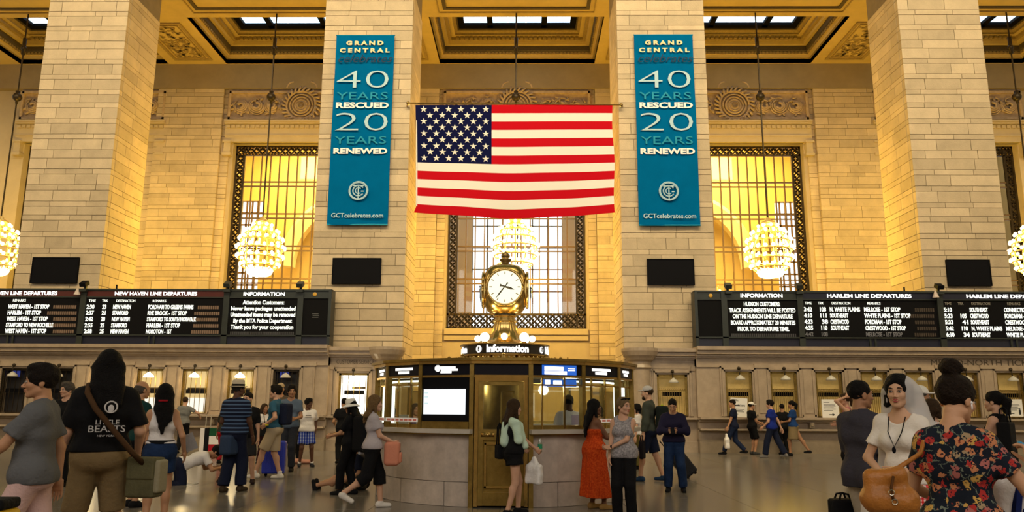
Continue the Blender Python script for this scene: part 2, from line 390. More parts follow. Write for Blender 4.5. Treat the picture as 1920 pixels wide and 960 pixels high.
# ------------------------------------------------------------------ grand windows
def lattice(mb, x0, x1, z0, z1, y, p=.155):
    nx = max(1, round((x1-x0)/p)); nz = max(1, round((z1-z0)/p)); dx, dz = (x1-x0)/nx, (z1-z0)/nz
    for i in range(nx):
        for j in range(nz):
            cx, cz = x0+(i+.5)*dx, z0+(j+.5)*dz
            ang = .8 if (i+j) % 2 else -.8
            mb.obox(Matrix.Translation((cx, y, cz)) @ Matrix.Rotation(ang, 4, 'Y'), dx*1.35, .05, .085)
            if (i*7+j*3) % 4: mb.obox(Matrix.Translation((cx, y, cz)) @ Matrix.Rotation(ang+1.57, 4, 'Y'), dx*1.0, .05, .06)
ZTR = [at(960, yy, YW)[2] for yy in (590, 528, 467, 406, 346, 291)]
GOLDBAR = mat('window_bar_bronze', (.16, .10, .045), .4, .5)
for n, w in enumerate(WINX):
    win = tag(empty('window_%d' % (n+1), (w, YW, 0)), kind='structure')
    q = MB(); bw = .46
    for s in (-1, 1):
        for e in (HW-.05, HW-bw): q.box(s*e-.05, s*e+.05, -.06, .06, ZS, ZT)
        lattice(q, *(sorted((s*(HW-bw+.05), s*(HW-.1)))), ZS+.05, ZT-.05, 0)
    for z in (ZS+.05, ZTR[0], ZTR[5], ZT-.05): q.box(-HW, HW, -.06, .06, z-.05, z+.05)
    lattice(q, -HW+bw, HW-bw, ZS+.1, ZTR[0]-.05, 0); lattice(q, -HW+bw, HW-bw, ZTR[5]+.05, ZT-.1, 0)
    tag(q.build('ornamental_border', BRONZE, win), kind='stuff')
    q = MB()
    for z in (ZTR[0], ZS+.12, ZTR[5]+.02, ZT-.12):
        for i in range(41): q.ball((-HW+.15+i*(2*HW-.3)/40, -.09, z), .038, 5, 4)
    tag(q.build('rosette_row', BRASS, win), kind='stuff')
    nc = 13; xi = HW-bw; 
    for i in range(1, nc):
        x = -xi+2*xi*i/nc; block('mullion', win, x-.032, x+.032, -.05, .05, ZTR[0], ZTR[5], GOLDBAR)
    for z in ZTR[1:5]:
        for dz in (-.12, .12): block('transom', win, -xi, xi, -.045, .045, z+dz-.035, z+dz+.035, GOLDBAR)
    for i in range(nc):
        for j in range(5):
            block('pane', win, -xi+2*xi*i/nc+.03, -xi+2*xi*(i+1)/nc-.03, .0, .008, ZTR[j]+.13, ZTR[j+1]-.13, PANE)
# ------------------------------------------------------------------ rooms behind the windows
WARM = mat('warm_back_room_plaster', (.66, .50, .22), .8, noise=.15, nscale=.8)
PINK = mat('pink_beige_reveal', (.60, .47, .36), .8)
far = tag(empty('wall_far', (0, 46, 0)), kind='structure')
q = MB()
for s in (-1, 1):
    x0, x1 = sorted((s*4.2, s*30)); q.box(x0, x1, YW+.6-46, 1, 3.6, 3.9); q.box(x0, x1, YW+.6-46, 1, 17.5, 17.8)
    # rear wall with a tall slot that opens on the sky
    a, b = sorted((s*15.75, s*17.1))
    lo, hi = sorted((s*4.2, s*30))
    q.box(lo, a, .2, .6, 3.6, 17.6).box(b, hi, .2, .6, 3.6, 17.6).box(a, b, .2, .6, 3.6, 4.4).box(a, b, .2, .6, 13.9, 17.6)
    q.box(*sorted((s*4.0, s*4.3)), YW+.6-46, 1, 3.6, 17.8)
    q.box(*sorted((s*17.6, s*17.9)), YW+.6-46, 1, 3.6, 17.8)
q.build('back_room', WARM, far)
for s in (-1, 1):
    q = MB(); a, b = sorted((s*15.75, s*17.1))
    for k in range(1, 4): q.box(a+(b-a)*k/4-.05, a+(b-a)*k/4+.05, .3, .4, 4.4, 13.9)
    for z in np.arange(4.9, 13.9, .75): q.box(a, b, .3, .4, z-.05, z+.05)
    q.build('slot_window_bars', GOLDBAR, far)
    # arch band and pale vault rib seen through the upper panes
    q = MB(); ring(q, s*9.6, 9.6, -.6, 4.2, .55, 28, 0, math.pi); q.build('vault_rib', mat('pale_rib', (.75, .68, .5), .8), far)
q = MB()
for s in (-1, 1):
    q.box(*sorted((s*2.75, s*4.0)), .2, .7, 3.6, 17.6)
q.box(-2.75, 2.75, .2, .7, 3.6, 4.4).box(-4, 4, YW+.6-46, .7, 3.4, 3.6)
q.build('outer_reveal', PINK, far)
q = MB(); GREYBAR = mat('outer_window_bar', (.25, .24, .26), .5)
for i in range(7): x = -2.75+5.5*i/6; q.box(x-.05, x+.05, .35, .42, 4.4, 17.6)
for z in np.arange(5.6, 17.5, 1.35): q.box(-2.75, 2.75, .35, .42, z-.04, z+.04)
q.build('outer_window_bars', GREYBAR, far)
for s in (-1, 1):
    area('back_room_light', (s*10.5, 42.5, 17.2), (s*10.5, 43.5, 4), 9, 4, 3300, (1.0, .70, .20))
# ------------------------------------------------------------------ ticket counters
CM = mat('counter_marble', (.43, .335, .24), .3, noise=.25, nscale=3.0)
CMD = mat('counter_marble_dark', (.30, .235, .16), .35, noise=.3, nscale=3.0)
WINGLOW = emis('lit_ticket_window', (1.0, .70, .28), .75)
PAPERGLOW = emis('lit_counter_papers', (1.0, .93, .78), 1.1)
WHITEGLOW = emis('white_lit_ticket_window', (1.0, .96, .85), 2.2)
BLIND = mat('golden_blind', (.60, .42, .14), .5, noise=.2, nscale=14, emit=(1, .62, .16), es=.13)
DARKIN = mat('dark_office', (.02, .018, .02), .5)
SHADE = emis('milky_lamp_shade', (1, .9, .65), 5)
SHADEOFF = mat('unlit_lamp_shade', (.55, .52, .45), .3)
YC = 26.5
def profile_run(mb, prof, x0, x1, y):
    """mouldings: list of (out, z0, z1) slabs standing proud of plane y"""
    for o, z0, z1 in prof: mb.box(x0, x1, y-o, y+.5, z0, z1)
CORN = [(.05, 2.82, 2.88), (.02, 2.88, 3.12), (.08, 3.12, 3.17), (.16, 3.17, 3.25), (.26, 3.25, 3.38), (.34, 3.38, 3.50)]
def grille_frame(mb, x, y, z0, z1, hw, t=.075):
    mb.box(x-hw, x-hw+t, y-.05, y, z0, z1).box(x+hw-t, x+hw, y-.05, y, z0, z1).box(x-hw, x+hw, y-.05, y, z1-t, z1)
    for s in (-1, 1):
        z = z0+.05
        while z < z1-.05: mb.obox(Matrix.Translation((x+s*(hw-t/2), y-.05, z)) @ Matrix.Rotation(.8, 4, 'Y'), .07, .03, .025); z += .085
def ticket_window(par, x, y, state, cz=2.68, hw=.45, z0=1.21, sh=0.0, blue=False):
    t = empty('ticket_window', (x, y, 0)); t.parent = par
    q = MB()   # stepped marble surround
    for o, e in ((.06, .18), (.10, .12), (.05, .06)):
        q.box(-hw-e, -hw-e+.06, -o, .1, z0-.02, cz+e).box(hw+e-.06, hw+e, -o, .1, z0-.02, cz+e).box(-hw-e, hw+e, -o, .1, cz+e-.06, cz+e)
    q.build('window_surround', CM, t)
    g = MB(); grille_frame(g, 0, .08, z0, cz, hw)
    if state in ('gold', 'goldwide'):
        g.box(-hw+.07, hw-.07, .03, .07, 2.02, 2.06)
        for i in range(11): xx = -hw+.12+i*(2*hw-.24)/10; g.box(xx-.006, xx+.006, .05, .07, z0, 2.02)
        for i in range(14): xx = -hw+.1+i*(2*hw-.2)/13; g.obox(Matrix.Translation((xx, .05, 2.09)) @ Matrix.Rotation(.7, 4, 'Y'), .05, .03, .03)
    else:
        for i in range(5): xx = -hw+.12+i*(2*hw-.24)/4; g.box(xx-.008, xx+.008, .05, .07, z0, cz)
    g.build('bronze_grille', OLDBRASS if state != 'dark' else BRONZE, t)
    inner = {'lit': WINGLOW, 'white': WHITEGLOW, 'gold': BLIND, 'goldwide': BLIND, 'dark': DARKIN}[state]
    MB().box(-hw, hw, .32, .36, z0, cz).build('office_back_panel', inner, t)
    if state == 'dark' and blue: MB().box(-.3, .0, .24, .26, 2.4, 2.6).build('blue_monitor', mat('blue_monitor_glow', (.01, .01, .05), .3, emit=(.1, .15, .8), es=.22), t)
    if state == 'lit':
        MB().box(-.33, .33, .26, .30, 1.25, 1.72).build('lit_papers', PAPERGLOW, t); MB().box(-.36, .36, .28, .31, 1.98, 2.06).build('inner_shelf', BRONZE, t)
    if state == 'white':
        q = MB()
        for i in range(5):
            for j in range(9): q.box(-.46+.1*i, -.39+.1*i, .29, .31, 1.3+.14*j, 1.31+.14*j)
        tag(q.build('notice_grid', OLDBRASS, t), kind='stuff'); MB().box(-.1, .36, .24, .3, 2.05, 2.12).build('inner_shelf', BRONZE, t)
    if state in ('lit', 'white'):
        wp = par.location; point('ticket_window_lamp', (wp[0]+x, wp[1]+y-.30, cz-.42), 17, (1.0, .72, .32), .1)
    b = MB().box(-.34, .34, .12, .16, 1.86, 2.0).build('sign_bar', BLACK, t)
    lm = MB().tube([(0, -.12, cz+.06), (0, -.16, cz+.02), (0, -.17, cz-.12)], .022, 6).ball((0, -.12, cz+.1), .06, 8, 6).build('lamp_bracket', BRONZE, t, smooth=True)
    MB().lathe([(.03, 0), (.06, -.03), (.15, -.1), (.17, -.16), (.15, -.17)], 14, (0.02, -.17, cz-.12)).build('lamp_shade', SHADE if state in ('lit', 'white') else SHADEOFF, t, smooth=True)
    return t
def counter(side):
    s = side
    nm = 'left' if s < 0 else 'right'
    c = empty('ticket_counter', (s*14, YC, 0), 0, 'long marble ticket counter at left with warmly lit clerk windows' if s < 0 else 'long marble ticket counter at right with dim golden clerk windows', 'counter', None)
    ox = s*14; loc = lambda x: x-ox
    xs = [-18.54+1.55*k for k in range(8)] if s < 0 else [7.6+1.51*k for k in range(8)]
    end = -6.28 if s < 0 else 6.2; farx = s*24
    a, b = sorted((farx, end))
    # wall made of strips around the openings
    q = MB(); e = [a]
    for x in xs: e += [x-.45, x+.45]
    e.append(b)
    for u, v in zip(e[::2], e[1::2]): q.box(loc(u), loc(v), 0, .5, 1.12, 3.0)
    for x in xs: q.box(loc(x-.45), loc(x+.45), 0, .5, 2.68, 3.0)
    q.box(loc(a), loc(b), .42, .5, 1.12, 2.7)
    q.build('window_wall', CM, c)
    q = MB().box(loc(a), loc(b), -.02, .5, .42, 1.12).build('lower_wall', CM, c)
    q = MB().box(loc(a), loc(b), -.10, .5, 0, .36).box(loc(a), loc(b), -.06, .5, .36, .44).build('plinth', CMD, c)
    q = MB().box(loc(a), loc(b), -.36, .1, 1.10, 1.17).box(loc(a), loc(b), -.16, .1, 1.02, 1.10).box(loc(a), loc(b), -.30, .1, .74, .80).build('ledge', CM, c)
    q = MB(); profile_run(q, CORN, loc(a), loc(b), 0); q.box(loc(a), loc(b), -.01, .5, 2.9, 3.1); q.build('cornice', CM, c)
    for x in xs:
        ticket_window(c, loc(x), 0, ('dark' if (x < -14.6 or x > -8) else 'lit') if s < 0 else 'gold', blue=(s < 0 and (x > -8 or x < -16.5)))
        px = x+.775
        if a < px+.3 and px < b-.2 or True:
            if px > b-.1: px = b-.32
            MB().box(loc(px-.2), loc(px+.2), -.07, .1, 1.17, 2.86).box(loc(px-.14), loc(px+.14), -.09, .1, 1.3, 2.72).box(loc(px-.25), loc(px+.25), -.11, .1, 2.8, 2.92).box(loc(px-.24), loc(px+.24), -.10, .1, 1.17, 1.26).build('pilaster', CM, c)
            MB().box(loc(px-.07), loc(px+.07), -.26, 0, .84, 1.02).box(loc(px-.05), loc(px+.05), -.30, 0, .9, 1.0).build('ledge_bracket', CMD, c)
    # end bay set back: one window, then a quarter round return
    y1 = .28; ex = end; fx = -4.35 if s < 0 else 4.35
    a2, b2 = sorted((ex, fx)); wx = -5.45 if s < 0 else 5.42; hw = .52
    q = MB()
    for u, v in ((a2, wx-hw), (wx+hw, b2)): q.box(loc(u), loc(v), y1, y1+.6, 1.12, 3.0)
    q.box(loc(wx-hw), loc(wx+hw), y1, y1+.6, 2.62, 3.0).box(loc(a2), loc(b2), y1+.52, y1+.6, 1.12, 3.0)
    q.box(loc(a2), loc(b2), y1, y1+.6, 0, 1.12); q.build('end_bay_wall', CM, c)
    q = MB().box(loc(a2), loc(b2), y1-.1, y1+.1, 0, .36).box(loc(a2), loc(b2), y1-.28, y1+.1, 1.08, 1.15).build('end_bay_ledge', CM, c)
    q = MB(); profile_run(q, [(o, z0-.05, z1-.05) for o, z0, z1 in CORN], loc(a2), loc(b2), y1); q.box(loc(a2), loc(b2), y1-.01, y1+.5, 2.85, 3.05)
    q.build('end_bay_cornice', CM, c)
    ticket_window(c, loc(wx), y1, 'white' if s < 0 else 'goldwide', 2.58, hw)
    for px in (wx-hw-.33, wx+hw+.30):
        MB().box(loc(px-.14), loc(px+.14), y1-.07, y1+.1, 1.15, 2.8).box(loc(px-.18), loc(px+.18), y1-.1, y1+.1, 2.7, 2.86).build('pilaster', CM, c)
    q = MB(); cx = loc(fx); prof = [(.42, 0), (.42, .36), (.36, .4), (.33, 1.06), (.5, 1.1), (.5, 1.15), (.33, 1.2), (.33, 2.75), (.40, 2.8), (.36, 2.9), (.36, 3.0), (.46, 3.06), (.5, 3.12), (.58, 3.2), (.64, 3.35), (.64, 3.45), (0.02, 3.45)]
    q.lathe(prof, 28, (cx, y1-.02, 0)); q.build('round_end', CM, c, smooth=False)
    MB().box(min(cx, cx-s*.33), max(cx, cx-s*.33)+.0, y1-.02, y1+.68, 0, 3.3).build('return_wall', CM, c)
    tm = mat('incised_lettering_'+nm, (.10, .075, .05), .8)
    if s < 0: text('CUSTOMER SERVICE', c, (loc(-5.42), y1-.026, 2.955), .19, tm, 1.3, extrude=.002)
    else: text('METRO-NORTH TICKETS', c, (loc(15.95), -.026, 3.0), .24, tm, 3.75, extrude=.002, squash=1.15)
    return c
counter(-1); counter(1)
# paper notices taped to the right hand windows
PAPER = mat('white_paper', (.80, .78, .74), .7); INK = mat('black_ink', (.02, .02, .02), .7)
def arrow(mb, x, y, z, s, d=-1):
    mb.box(min(x, x-d*.16*s), max(x, x-d*.16*s), y-.004, y, z-.018*s, z+.018*s)
    mb.add([(x+d*.12*s, y-.004, z), (x-d*.01*s, y-.004, z+.07*s), (x-d*.01*s, y-.004, z-.07*s), (x+d*.12*s, y, z), (x-d*.01*s, y, z+.07*s), (x-d*.01*s, y, z-.07*s)], [(0, 2, 1), (3, 4, 5), (0, 1, 4, 3), (1, 2, 5, 4), (2, 0, 3, 5)])
for x, z, w, h, tilt, lab, arz, ard in ((7.53, 1.49, .56, .62, .06, 'white paper notice with left arrow beside the navy walker', .06, -1), (10.56, 1.47, .56, .60, 0, 'white paper notice with small arrow at bottom, third golden window', -.2, 1), (16.62, 1.52, .56, .56, 0, 'white paper notice with a black figure, rightmost window', -.18, -1)):
    n = empty('paper_notice', (x, YC-.14, z), 0, lab, 'sign', None); n.rotation_euler = (.0, tilt, 0)
    MB().box(-w/2, w/2, 0, .006, -h/2, h/2).build('sheet', PAPER, n)
    q = MB(); arrow(q, -.13 if ard < 0 else .06, -.001, arz, 1.0 if arz > 0 else .7, ard)
    if x > 16: q.box(.14, .2, -.004, 0, -.22, -.06).ball((.17, -.003, -.03), .028, 8, 5, (1, .15, 1))
    q.build('printed_mark', INK, n)
    if arz > 0: text('TICKETS', n, (.08, -.004, arz), .085, INK, .24)
    q = MB()
    for k, (zz, ww) in enumerate(((.25, .16), (.21, .2), (-.06, .4), (-.10, .36), (-.14, .4), (-.22, .2)) if arz > 0 else ((.2, .2), (.12, .38), (.08, .4), (.03, .34), (-.02, .4), (-.07, .3))):
        q.box(-.22, -.22+ww, -.003, 0, zz-.008, zz+.008)
    tag(q.build('printed_lines', INK, n), kind='stuff')
# ------------------------------------------------------------------ departure boards
YBD = 26.75
MAROON = mat('maroon_header', (.075, .010, .008), .4); NAVY = mat('navy_header', (.008, .010, .028), .4)
def board(x0, x1, header, hm, kind, rows, label, z0=3.5, z1=5.47, dim_head=False):
    w = x1-x0; b = empty('departure_board', ((x0+x1)/2, YBD, z0), 0, label, 'sign', 'departure boards over the ticket counters')
    h = z1-z0
    MB().box(-w/2, w/2, .05, .5, 0, h).build('case', BOARD, b)
    MB().box(-w/2+.09, w/2-.09, 0, .06, h-.28, h-.07).build('header_panel', hm, b)
    for sx in (-1, 1): MB().box(sx*(w/2-.05)-.05, sx*(w/2-.05)+.05, -.05, .06, 0, h).build('side_post', BOARD, b)
    MB().box(-w/2, w/2, -.03, .06, h-.32, h-.28).build('upper_rail', BOARD, b)
    MB().box(-w/2, w/2, -.05, .06, .32, .37).build('lower_rail', BOARD, b)
    MB().box(-w/2, w/2, -.04, .1, h-.06, h).build('top_rail', BOARD, b)
    MB().box(-w/2+.1, w/2-.1, .01, .06, .38, h-.33).build('display', SCREEN, b)
    MB().box(-w/2+.1, w/2-.1, .02, .06, .02, .31).build('lower_panel', NAVY, b)
    if w > 3:
        MB().box(-.12, -.06, -.03, .06, 0, .33).box(.06, .12, -.03, .06, 0, .33).build('lower_strut', BOARD, b)
    if header: text(header, b, (0, -.004, h-.175), .18, WHITE_E, 2.9 if 'LINE' in header else 1.45, bold=.004)
    if kind == 'dep':
        hz = h-.43
        for s_, xx, ww in (('TIME', -.44, .22), ('TRK', -.35, .19), ('DESTINATION', -.205, .61), ('REMARKS', .03, .43)):
            text(s_, b, (xx*w, -.002, hz), .13, mat('header_grey', (.3, .28, .24), .5) if dim_head else AMBER_E, ww*w/4.6)
        for i, rw in enumerate(rows):
            z = hz-.215-.215*i
            m_ = AMBER_E
            for k, (s_, xx) in enumerate(zip(rw, (-.475, -.365, -.29, -.045))):
                if not s_: continue
                mm = DIM_E if (s_[0] == '~') else AMBER_E; s_ = s_.lstrip('~')
                text(s_, b, (xx*w, -.002, z), .2, mm, width=.069*len(s_), align='LEFT', bold=.006)
            # unlit flaps at the end of the row
            q = MB(); x = .22*w+rng.uniform(.1, .5)
            while x < .45*w: q.box(x, x+.055, 0, .012, z-.06, z+.06); x += .075
            tag(q.build('unlit_character', mat('unlit_cell', (.05, .035, .025) if 'HARLEM' in header else (.20, .13, .09), .5), b), kind='stuff')
    elif kind == 'info':
        for i, s_ in enumerate(rows):
            text(s_, b, (0, -.002, h-.47-.215*i), .2, AMBER_E, (w-.34)*min(1, len(s_)/31), bold=.006)
        q = MB(); z = h-.47-.215*5; x = -w/2+.2
        while x < w/2-.2: q.box(x, x+.05, 0, .012, z-.06, z+.06); x += .07
        tag(q.build('unlit_character', mat('unlit_cell_grey', (.04, .04, .045), .5), b), kind='stuff')
    else:
        q = MB().lathe([(.0, 0), (.07, 0), (.07, .02), (.045, .03)], 14); o = q.build('round_emblem', mat('yellow_emblem', (.6, .33, .03), .4), b, loc=((-.06 if x0 < 0 else .06), 0, h-.175), rot=(math.pi/2, 0, 0))
        if x0 < 0: MB().box(-.12, .1, 0, .012, .98, 1.0).box(-.1, .12, 0, .012, 1.04, 1.06).box(-.12, .1, 0, .012, 1.1, 1.12).build('grey_marking', mat('faint_marking', (.12, .12, .12), .5), b)
    return b
NH = [('2:30', '23', 'NEW HAVEN', 'FORDHAM TO GREENS FARMS'), ('2:37', '21', 'STAMFORD', 'RYE BROOK - 1ST STOP'), ('2:42', '28', 'NEW HAVEN', 'STAMFORD TO SOUTH NORWALK'), ('2:55', '25', 'STAMFORD', 'HARLEM - 1ST STOP'), ('2:58', '25', 'NEW HAVEN', 'NOROTON - 1ST')]
board(-19.9, -15.06, 'NEW HAVEN LINE DEPARTURES', MAROON, 'dep', [('3:%02d' % (8+7*i), '1%d' % (2+i), 'STAMFORD', s) for i, s in enumerate(('WEST HAVEN - 1ST STOP', 'HARLEM - 1ST STOP', 'WEST HAVEN - 1ST STOP', 'STAMFORD TO NEW ROCHELLE', 'WEST HAVEN - 1ST STOP'))], 'maroon headed departure board cut by the left picture edge')
board(-15.06, -10.02, 'NEW HAVEN LINE DEPARTURES', MAROON, 'dep', NH, 'maroon headed departure board with five bright rows, beside left information board')
board(-10.02, -7.42, 'INFORMATION', BOARD, 'info', ['Attention Customers:', 'Never leave packages unattended', 'Unattended items may be removed', 'By the MTA Police Department', 'Thank you for your cooperation'], 'grey information board at the left, five lines about packages')
board(-7.42, -6.34, '', BOARD, 'blank', [], 'narrow blank end board with yellow emblem, left of the flag')
board(6.28, 7.30, '', BOARD, 'blank', [], 'narrow blank end board with yellow emblem, right of the flag')
board(7.30, 9.92, 'INFORMATION', BOARD, 'info', ['HUDSON CUSTOMERS:', 'TRACK ASSIGNMENTS WILL BE POSTED', 'ON THE HUDSON LINE DEPARTURE', 'BOARD APPROXIMATELY 20 MINUTES', 'PRIOR TO DEPARTURE TIME.'], 'grey information board at the right addressed to hudson customers')
board(9.92, 14.72, 'HARLEM LINE DEPARTURES', NAVY, 'dep', [('3:42', '108', 'N. WHITE PLAINS', 'MELROSE - 1ST STOP'), ('4:10', '111', 'SOUTHEAST', 'WHITE PLAINS - 1ST STOP'), ('4:23', ' 38', 'CRESTWOOD', 'FORDHAM - 1ST STOP'), ('4:35', '110', 'SOUTHEAST', 'CRESTWOOD - 1ST STOP'), ('~4:42', '~108', '', '~MELROSE - 1ST STOP')], 'navy headed harlem departure board beside the right information board')
board(14.72, 19.5, 'HARLEM LINE DEPARTURES', NAVY, 'dep', [('5:10', '', 'SOUTHEAST', 'CONNECTICUT - 1ST STOP'), ('5:23', '105', 'CRESTWOOD', 'FORDHAM - 1ST STOP'), ('5:33', ' 41', 'SOUTHEAST', 'CRESTWOOD - 1ST STOP'), ('5:42', '110', 'N. WHITE PLAINS', 'MELROSE - 1ST STOP'), ('6:10', ' 34', 'SOUTHEAST', 'WHITE PLAINS - 1ST STOP')], 'navy headed harlem departure board cut by the right picture edge', dim_head=True)
# small floodlights and cameras that stand on the boards
def flood(x, kind, lab):
    f = empty('board_spotlight', (x, YBD-.02, 5.47), 0, lab, 'spotlight', 'small lamps standing on the departure boards')
    MB().box(-.04, .04, 0, .08, 0, .16).build('stem', BOARD, f)
    MB().obox(Matrix.Translation((0, -.06, .16)) @ Matrix.Rotation(.5, 4, 'X'), .22, .26, .14).build('lamp_head', BLACK if kind else BOARD, f)
    MB().box(-.12, .12, -.14, -.02, -.12, -.02).build('mount', BOARD, f)
    if kind: MB().lathe([(.11, -.22), (.03, 0)], 10, (-.18, -.12, -.02)).build('cone_shade', mat('pale_cone', (.6, .5, .45), .5), f)
flood(-15.06, 1, 'black floodlight with a pale cone between the two maroon boards'); flood(-10.0, 0, 'small grey floodlight above the join of maroon and left information board')
flood(-7.45, 0, 'small grey floodlight above the right end of the left information board')
flood(7.45, 0, 'small grey floodlight above the left end of the right information board'); flood(9.9, 0, 'small grey floodlight between right information and harlem boards')
flood(14.72, 1, 'black floodlight with a pale cone between the two harlem boards')
for x, l in ((-14.0, 'short black antenna on the maroon headed board'), (13.6, 'short black antenna on the harlem board')):
    a = tag(MB().tube([(0, 0, 0), (0, 0, .16)], .03, 6).build('antenna', BLACK, loc=(x, YBD+.1, 5.47)), l, 'antenna')
# black panels on the piers
for x0, x1, l in ((-17.47, -15.78, 'black rectangular panel on the far left pier'), (-6.54, -4.78, 'black rectangular panel on the pier left of the clock'), (4.79, 6.47, 'black rectangular panel on the pier right of the clock'), (15.46, 17.0, 'black rectangular panel on the far right pier')):
    p = empty('pier_panel', ((x0+x1)/2, 27.405, 5.77), 0, l, 'panel', 'black panels on the piers'); w = (x1-x0)/2
    MB().box(-w, w, 0, .08, 0, .95).build('backing', BLACK, p)
    MB().box(-w, w, -.02, 0, 0, .03).box(-w, w, -.02, 0, .92, .95).box(-w, -w+.03, -.02, 0, .03, .92).box(w-.03, w, -.02, 0, .03, .92).build('rim', BLACK, p)
# ------------------------------------------------------------------ teal banners
TEAL = mat('teal_banner_cloth', (.0, .130, .33), .95, noise=.12, nscale=2, spec=.03); TEAL2 = mat('banner_teal_print', (.0, .27, .43), .75)
PALE = mat('banner_pale_print', (.42, .62, .72), .75); WHITE = mat('banner_white_print', (.85, .86, .85), .75); CREAM = mat('banner_cream_print', (.72, .66, .38), .75); INKB = mat('banner_navy_print', (.0, .022, .075), .75)
def banner(xc, lab, lean=0.0):
    w, h = 2.22, 7.45; b = empty('banner', (xc, 27.36, 7.93), 0, lab, 'banner', 'teal celebration banners')
    V = []; Fq = []; nx, nz = 12, 30
    yy = lambda x, z: .03*math.sin(2.6*x+.5*z)*(1-z/h)+.02*math.sin(1.3*z)*(abs(x)/1.1)
    for j in range(nz+1):
        for i in range(nx+1):
            x = -w/2+w*i/nx; z = h*j/nz; V.append((x, yy(x, z), z))
    n = len(V); V += [(x, y+.02, z) for x, y, z in V]
    for j in range(nz):
        for i in range(nx):
            a = j*(nx+1)+i; Fq.append((a, a+1, a+nx+2, a+nx+1)); Fq.append((n+a, n+a+nx+1, n+a+nx+2, n+a+1))
    link('cloth', rawmesh('cloth', V, Fq, TEAL, True), b)
    MB().tube([(-w/2, .01, .02), (w/2, .01, .02)], .03, 8).build('bottom_rod', TEAL2, b)
    MB().tube([(-w/2-.02, .01, h), (w/2+.02, .01, h)], .025, 8).build('top_rod', TEAL2, b)
    for sx in (-.8, .8):
        for zz in (.02, h): MB().tube([(sx, .02, zz), (sx, .135, zz)], .02, 6).build('wall_bracket', TEAL2, b)
    T = lambda s_, z, sz, m_, ww, **k: text(s_, b, (k.pop('x', 0), -.06, z), sz, m_, ww, **k)
    T('G R A N D', h-.36, .22, CREAM, 1.42, bold=.012); T('C E N T R A L', h-.66, .23, CREAM, 1.9, bold=.012)
    T('celebrates', h-1.0, .44, INKB, 2.06, shear=.35)
    T('40', h-1.86, 1.04, PALE, 1.95, bold=-.018); T('YEARS', h-2.5, .42, TEAL2, 1.92); T('RESCUED', h-2.87, .30, WHITE, 1.98, bold=.012)
    T('20', h-3.55, 1.04, PALE, 1.95, bold=-.018); T('YEARS', h-4.24, .42, TEAL2, 1.92); T('RENEWED', h-4.66, .30, WHITE, 2.0, bold=.012)
    T('GCTcelebrates.com', .34, .24, PALE, 1.9, bold=.004)
    q = MB(); Z = 1.28
    for r0 in (.345, .31, .20): ring(q, 0, Z, -.06, r0, .022 if r0 > .3 else .026, 28, 0 if r0 > .25 else .6, 2*math.pi if r0 > .25 else 5.7)
    ring(q, .0, Z, -.06, .11, .02, 14, .8, 5.5); q.box(-.02, .02, -.075, -.055, Z-.33, Z+.2).box(-.2, .2, -.075, -.055, Z+.17, Z+.21).box(.1, .2, -.075, -.055, Z-.04, Z)
    q.build('round_monogram', PALE, b)
banner(-5.70, 'teal banner with white lettering hanging on the pier left of the flag')
banner(5.64, 'teal banner with white lettering hanging on the pier right of the flag')
# ------------------------------------------------------------------ flag
RED = mat('flag_red', (.50, .004, .012), .9, spec=.1); FW = mat('flag_white', (.80, .77, .72), .9, spec=.1); BLUE = mat('flag_navy', (.006, .008, .05), .9, spec=.05)
FZ = 12.53; FH = 4.16; FWD = 7.36
flag = empty('flag', (0, 27.3, 0), 0, 'large american flag hung flat between the two inner piers', 'flag')
def fpos(u, v):     # u 0..1 left to right, v 0..1 from top down
    side = (2*u-1); sag = .16*(v**1.5)*(1-side*side)*1.0
    x = -3.68+FWD*u - .03*math.sin(9*v)*(u > .97) + (.17*v*(1-u)**3 if v < .93 else .17*v*(1-u)**3-(v-.93)*1.6*(1-u)**4) - .02
    y = .06*math.sin(7*u+3*v)*v+.05*math.sin(17*u)*v*v
    z = FZ-FH*v-sag+.03*math.sin(8*u+1)*v
    return (x, y, z)
def cloth_patch(u0, u1, v0, v1, m, name, off=0.0, nu=28, nv=3):
    V = []; Fq = []
    for dy in (off, off+.015):
        for j in range(nv+1):
            for i in range(nu+1):
                p = fpos(u0+(u1-u0)*i/nu, v0+(v1-v0)*j/nv); V.append((p[0], p[1]+dy, p[2]))
    n = (nu+1)*(nv+1)
    for j in range(nv):
        for i in range(nu):
            a = j*(nu+1)+i; Fq.append((a, a+nu+1, a+nu+2, a+1)); Fq.append((n+a, n+a+1, n+a+nu+2, n+a+nu+1))
    return link(name, rawmesh(name, V, Fq, m, True), flag)
UC = .387
for k in range(13):
    cloth_patch(UC if k < 7 else 0, 1, k/13, (k+1)/13, RED if k % 2 == 0 else FW, 'stripe')
cloth_patch(0, UC, 0, 7/13, BLUE, 'canton', nv=12)
for row in range(9):
    n = 6 if row % 2 == 0 else 5
    for i in range(n):
        u = UC*((i+.5)/6+(0 if n == 6 else .5/6))*0.98+.01; v = (row+.75)/9.5*7/13
        c = Vector(fpos(u, v)); vs = []
        for t in range(10):
            rr = .135 if t % 2 == 0 else .052; a = math.pi/2+t*math.pi/5
            vs.append((rr*math.cos(a), 0, rr*math.sin(a)))
        if 'star' not in CUBE:
            CUBE['star'] = rawmesh('star', vs+[(x, .01, z) for x, y, z in vs]+[(0, 0, 0)], [(t, (t+1) % 10, 20) for t in range(10)]+[(t, t+10, (t+1) % 10+10, (t+1) % 10) for t in range(10)], FW)
        link('star', CUBE['star'], flag, (c.x, c.y-.03, c.z))
MB().tube([(-3.98, 0, FZ+.07), (3.98, 0, FZ+.0)], .028, 8).ball((-3.98, 0, FZ+.07), .07).ball((3.98, 0, FZ), .07).build('pole', BRASS, flag)
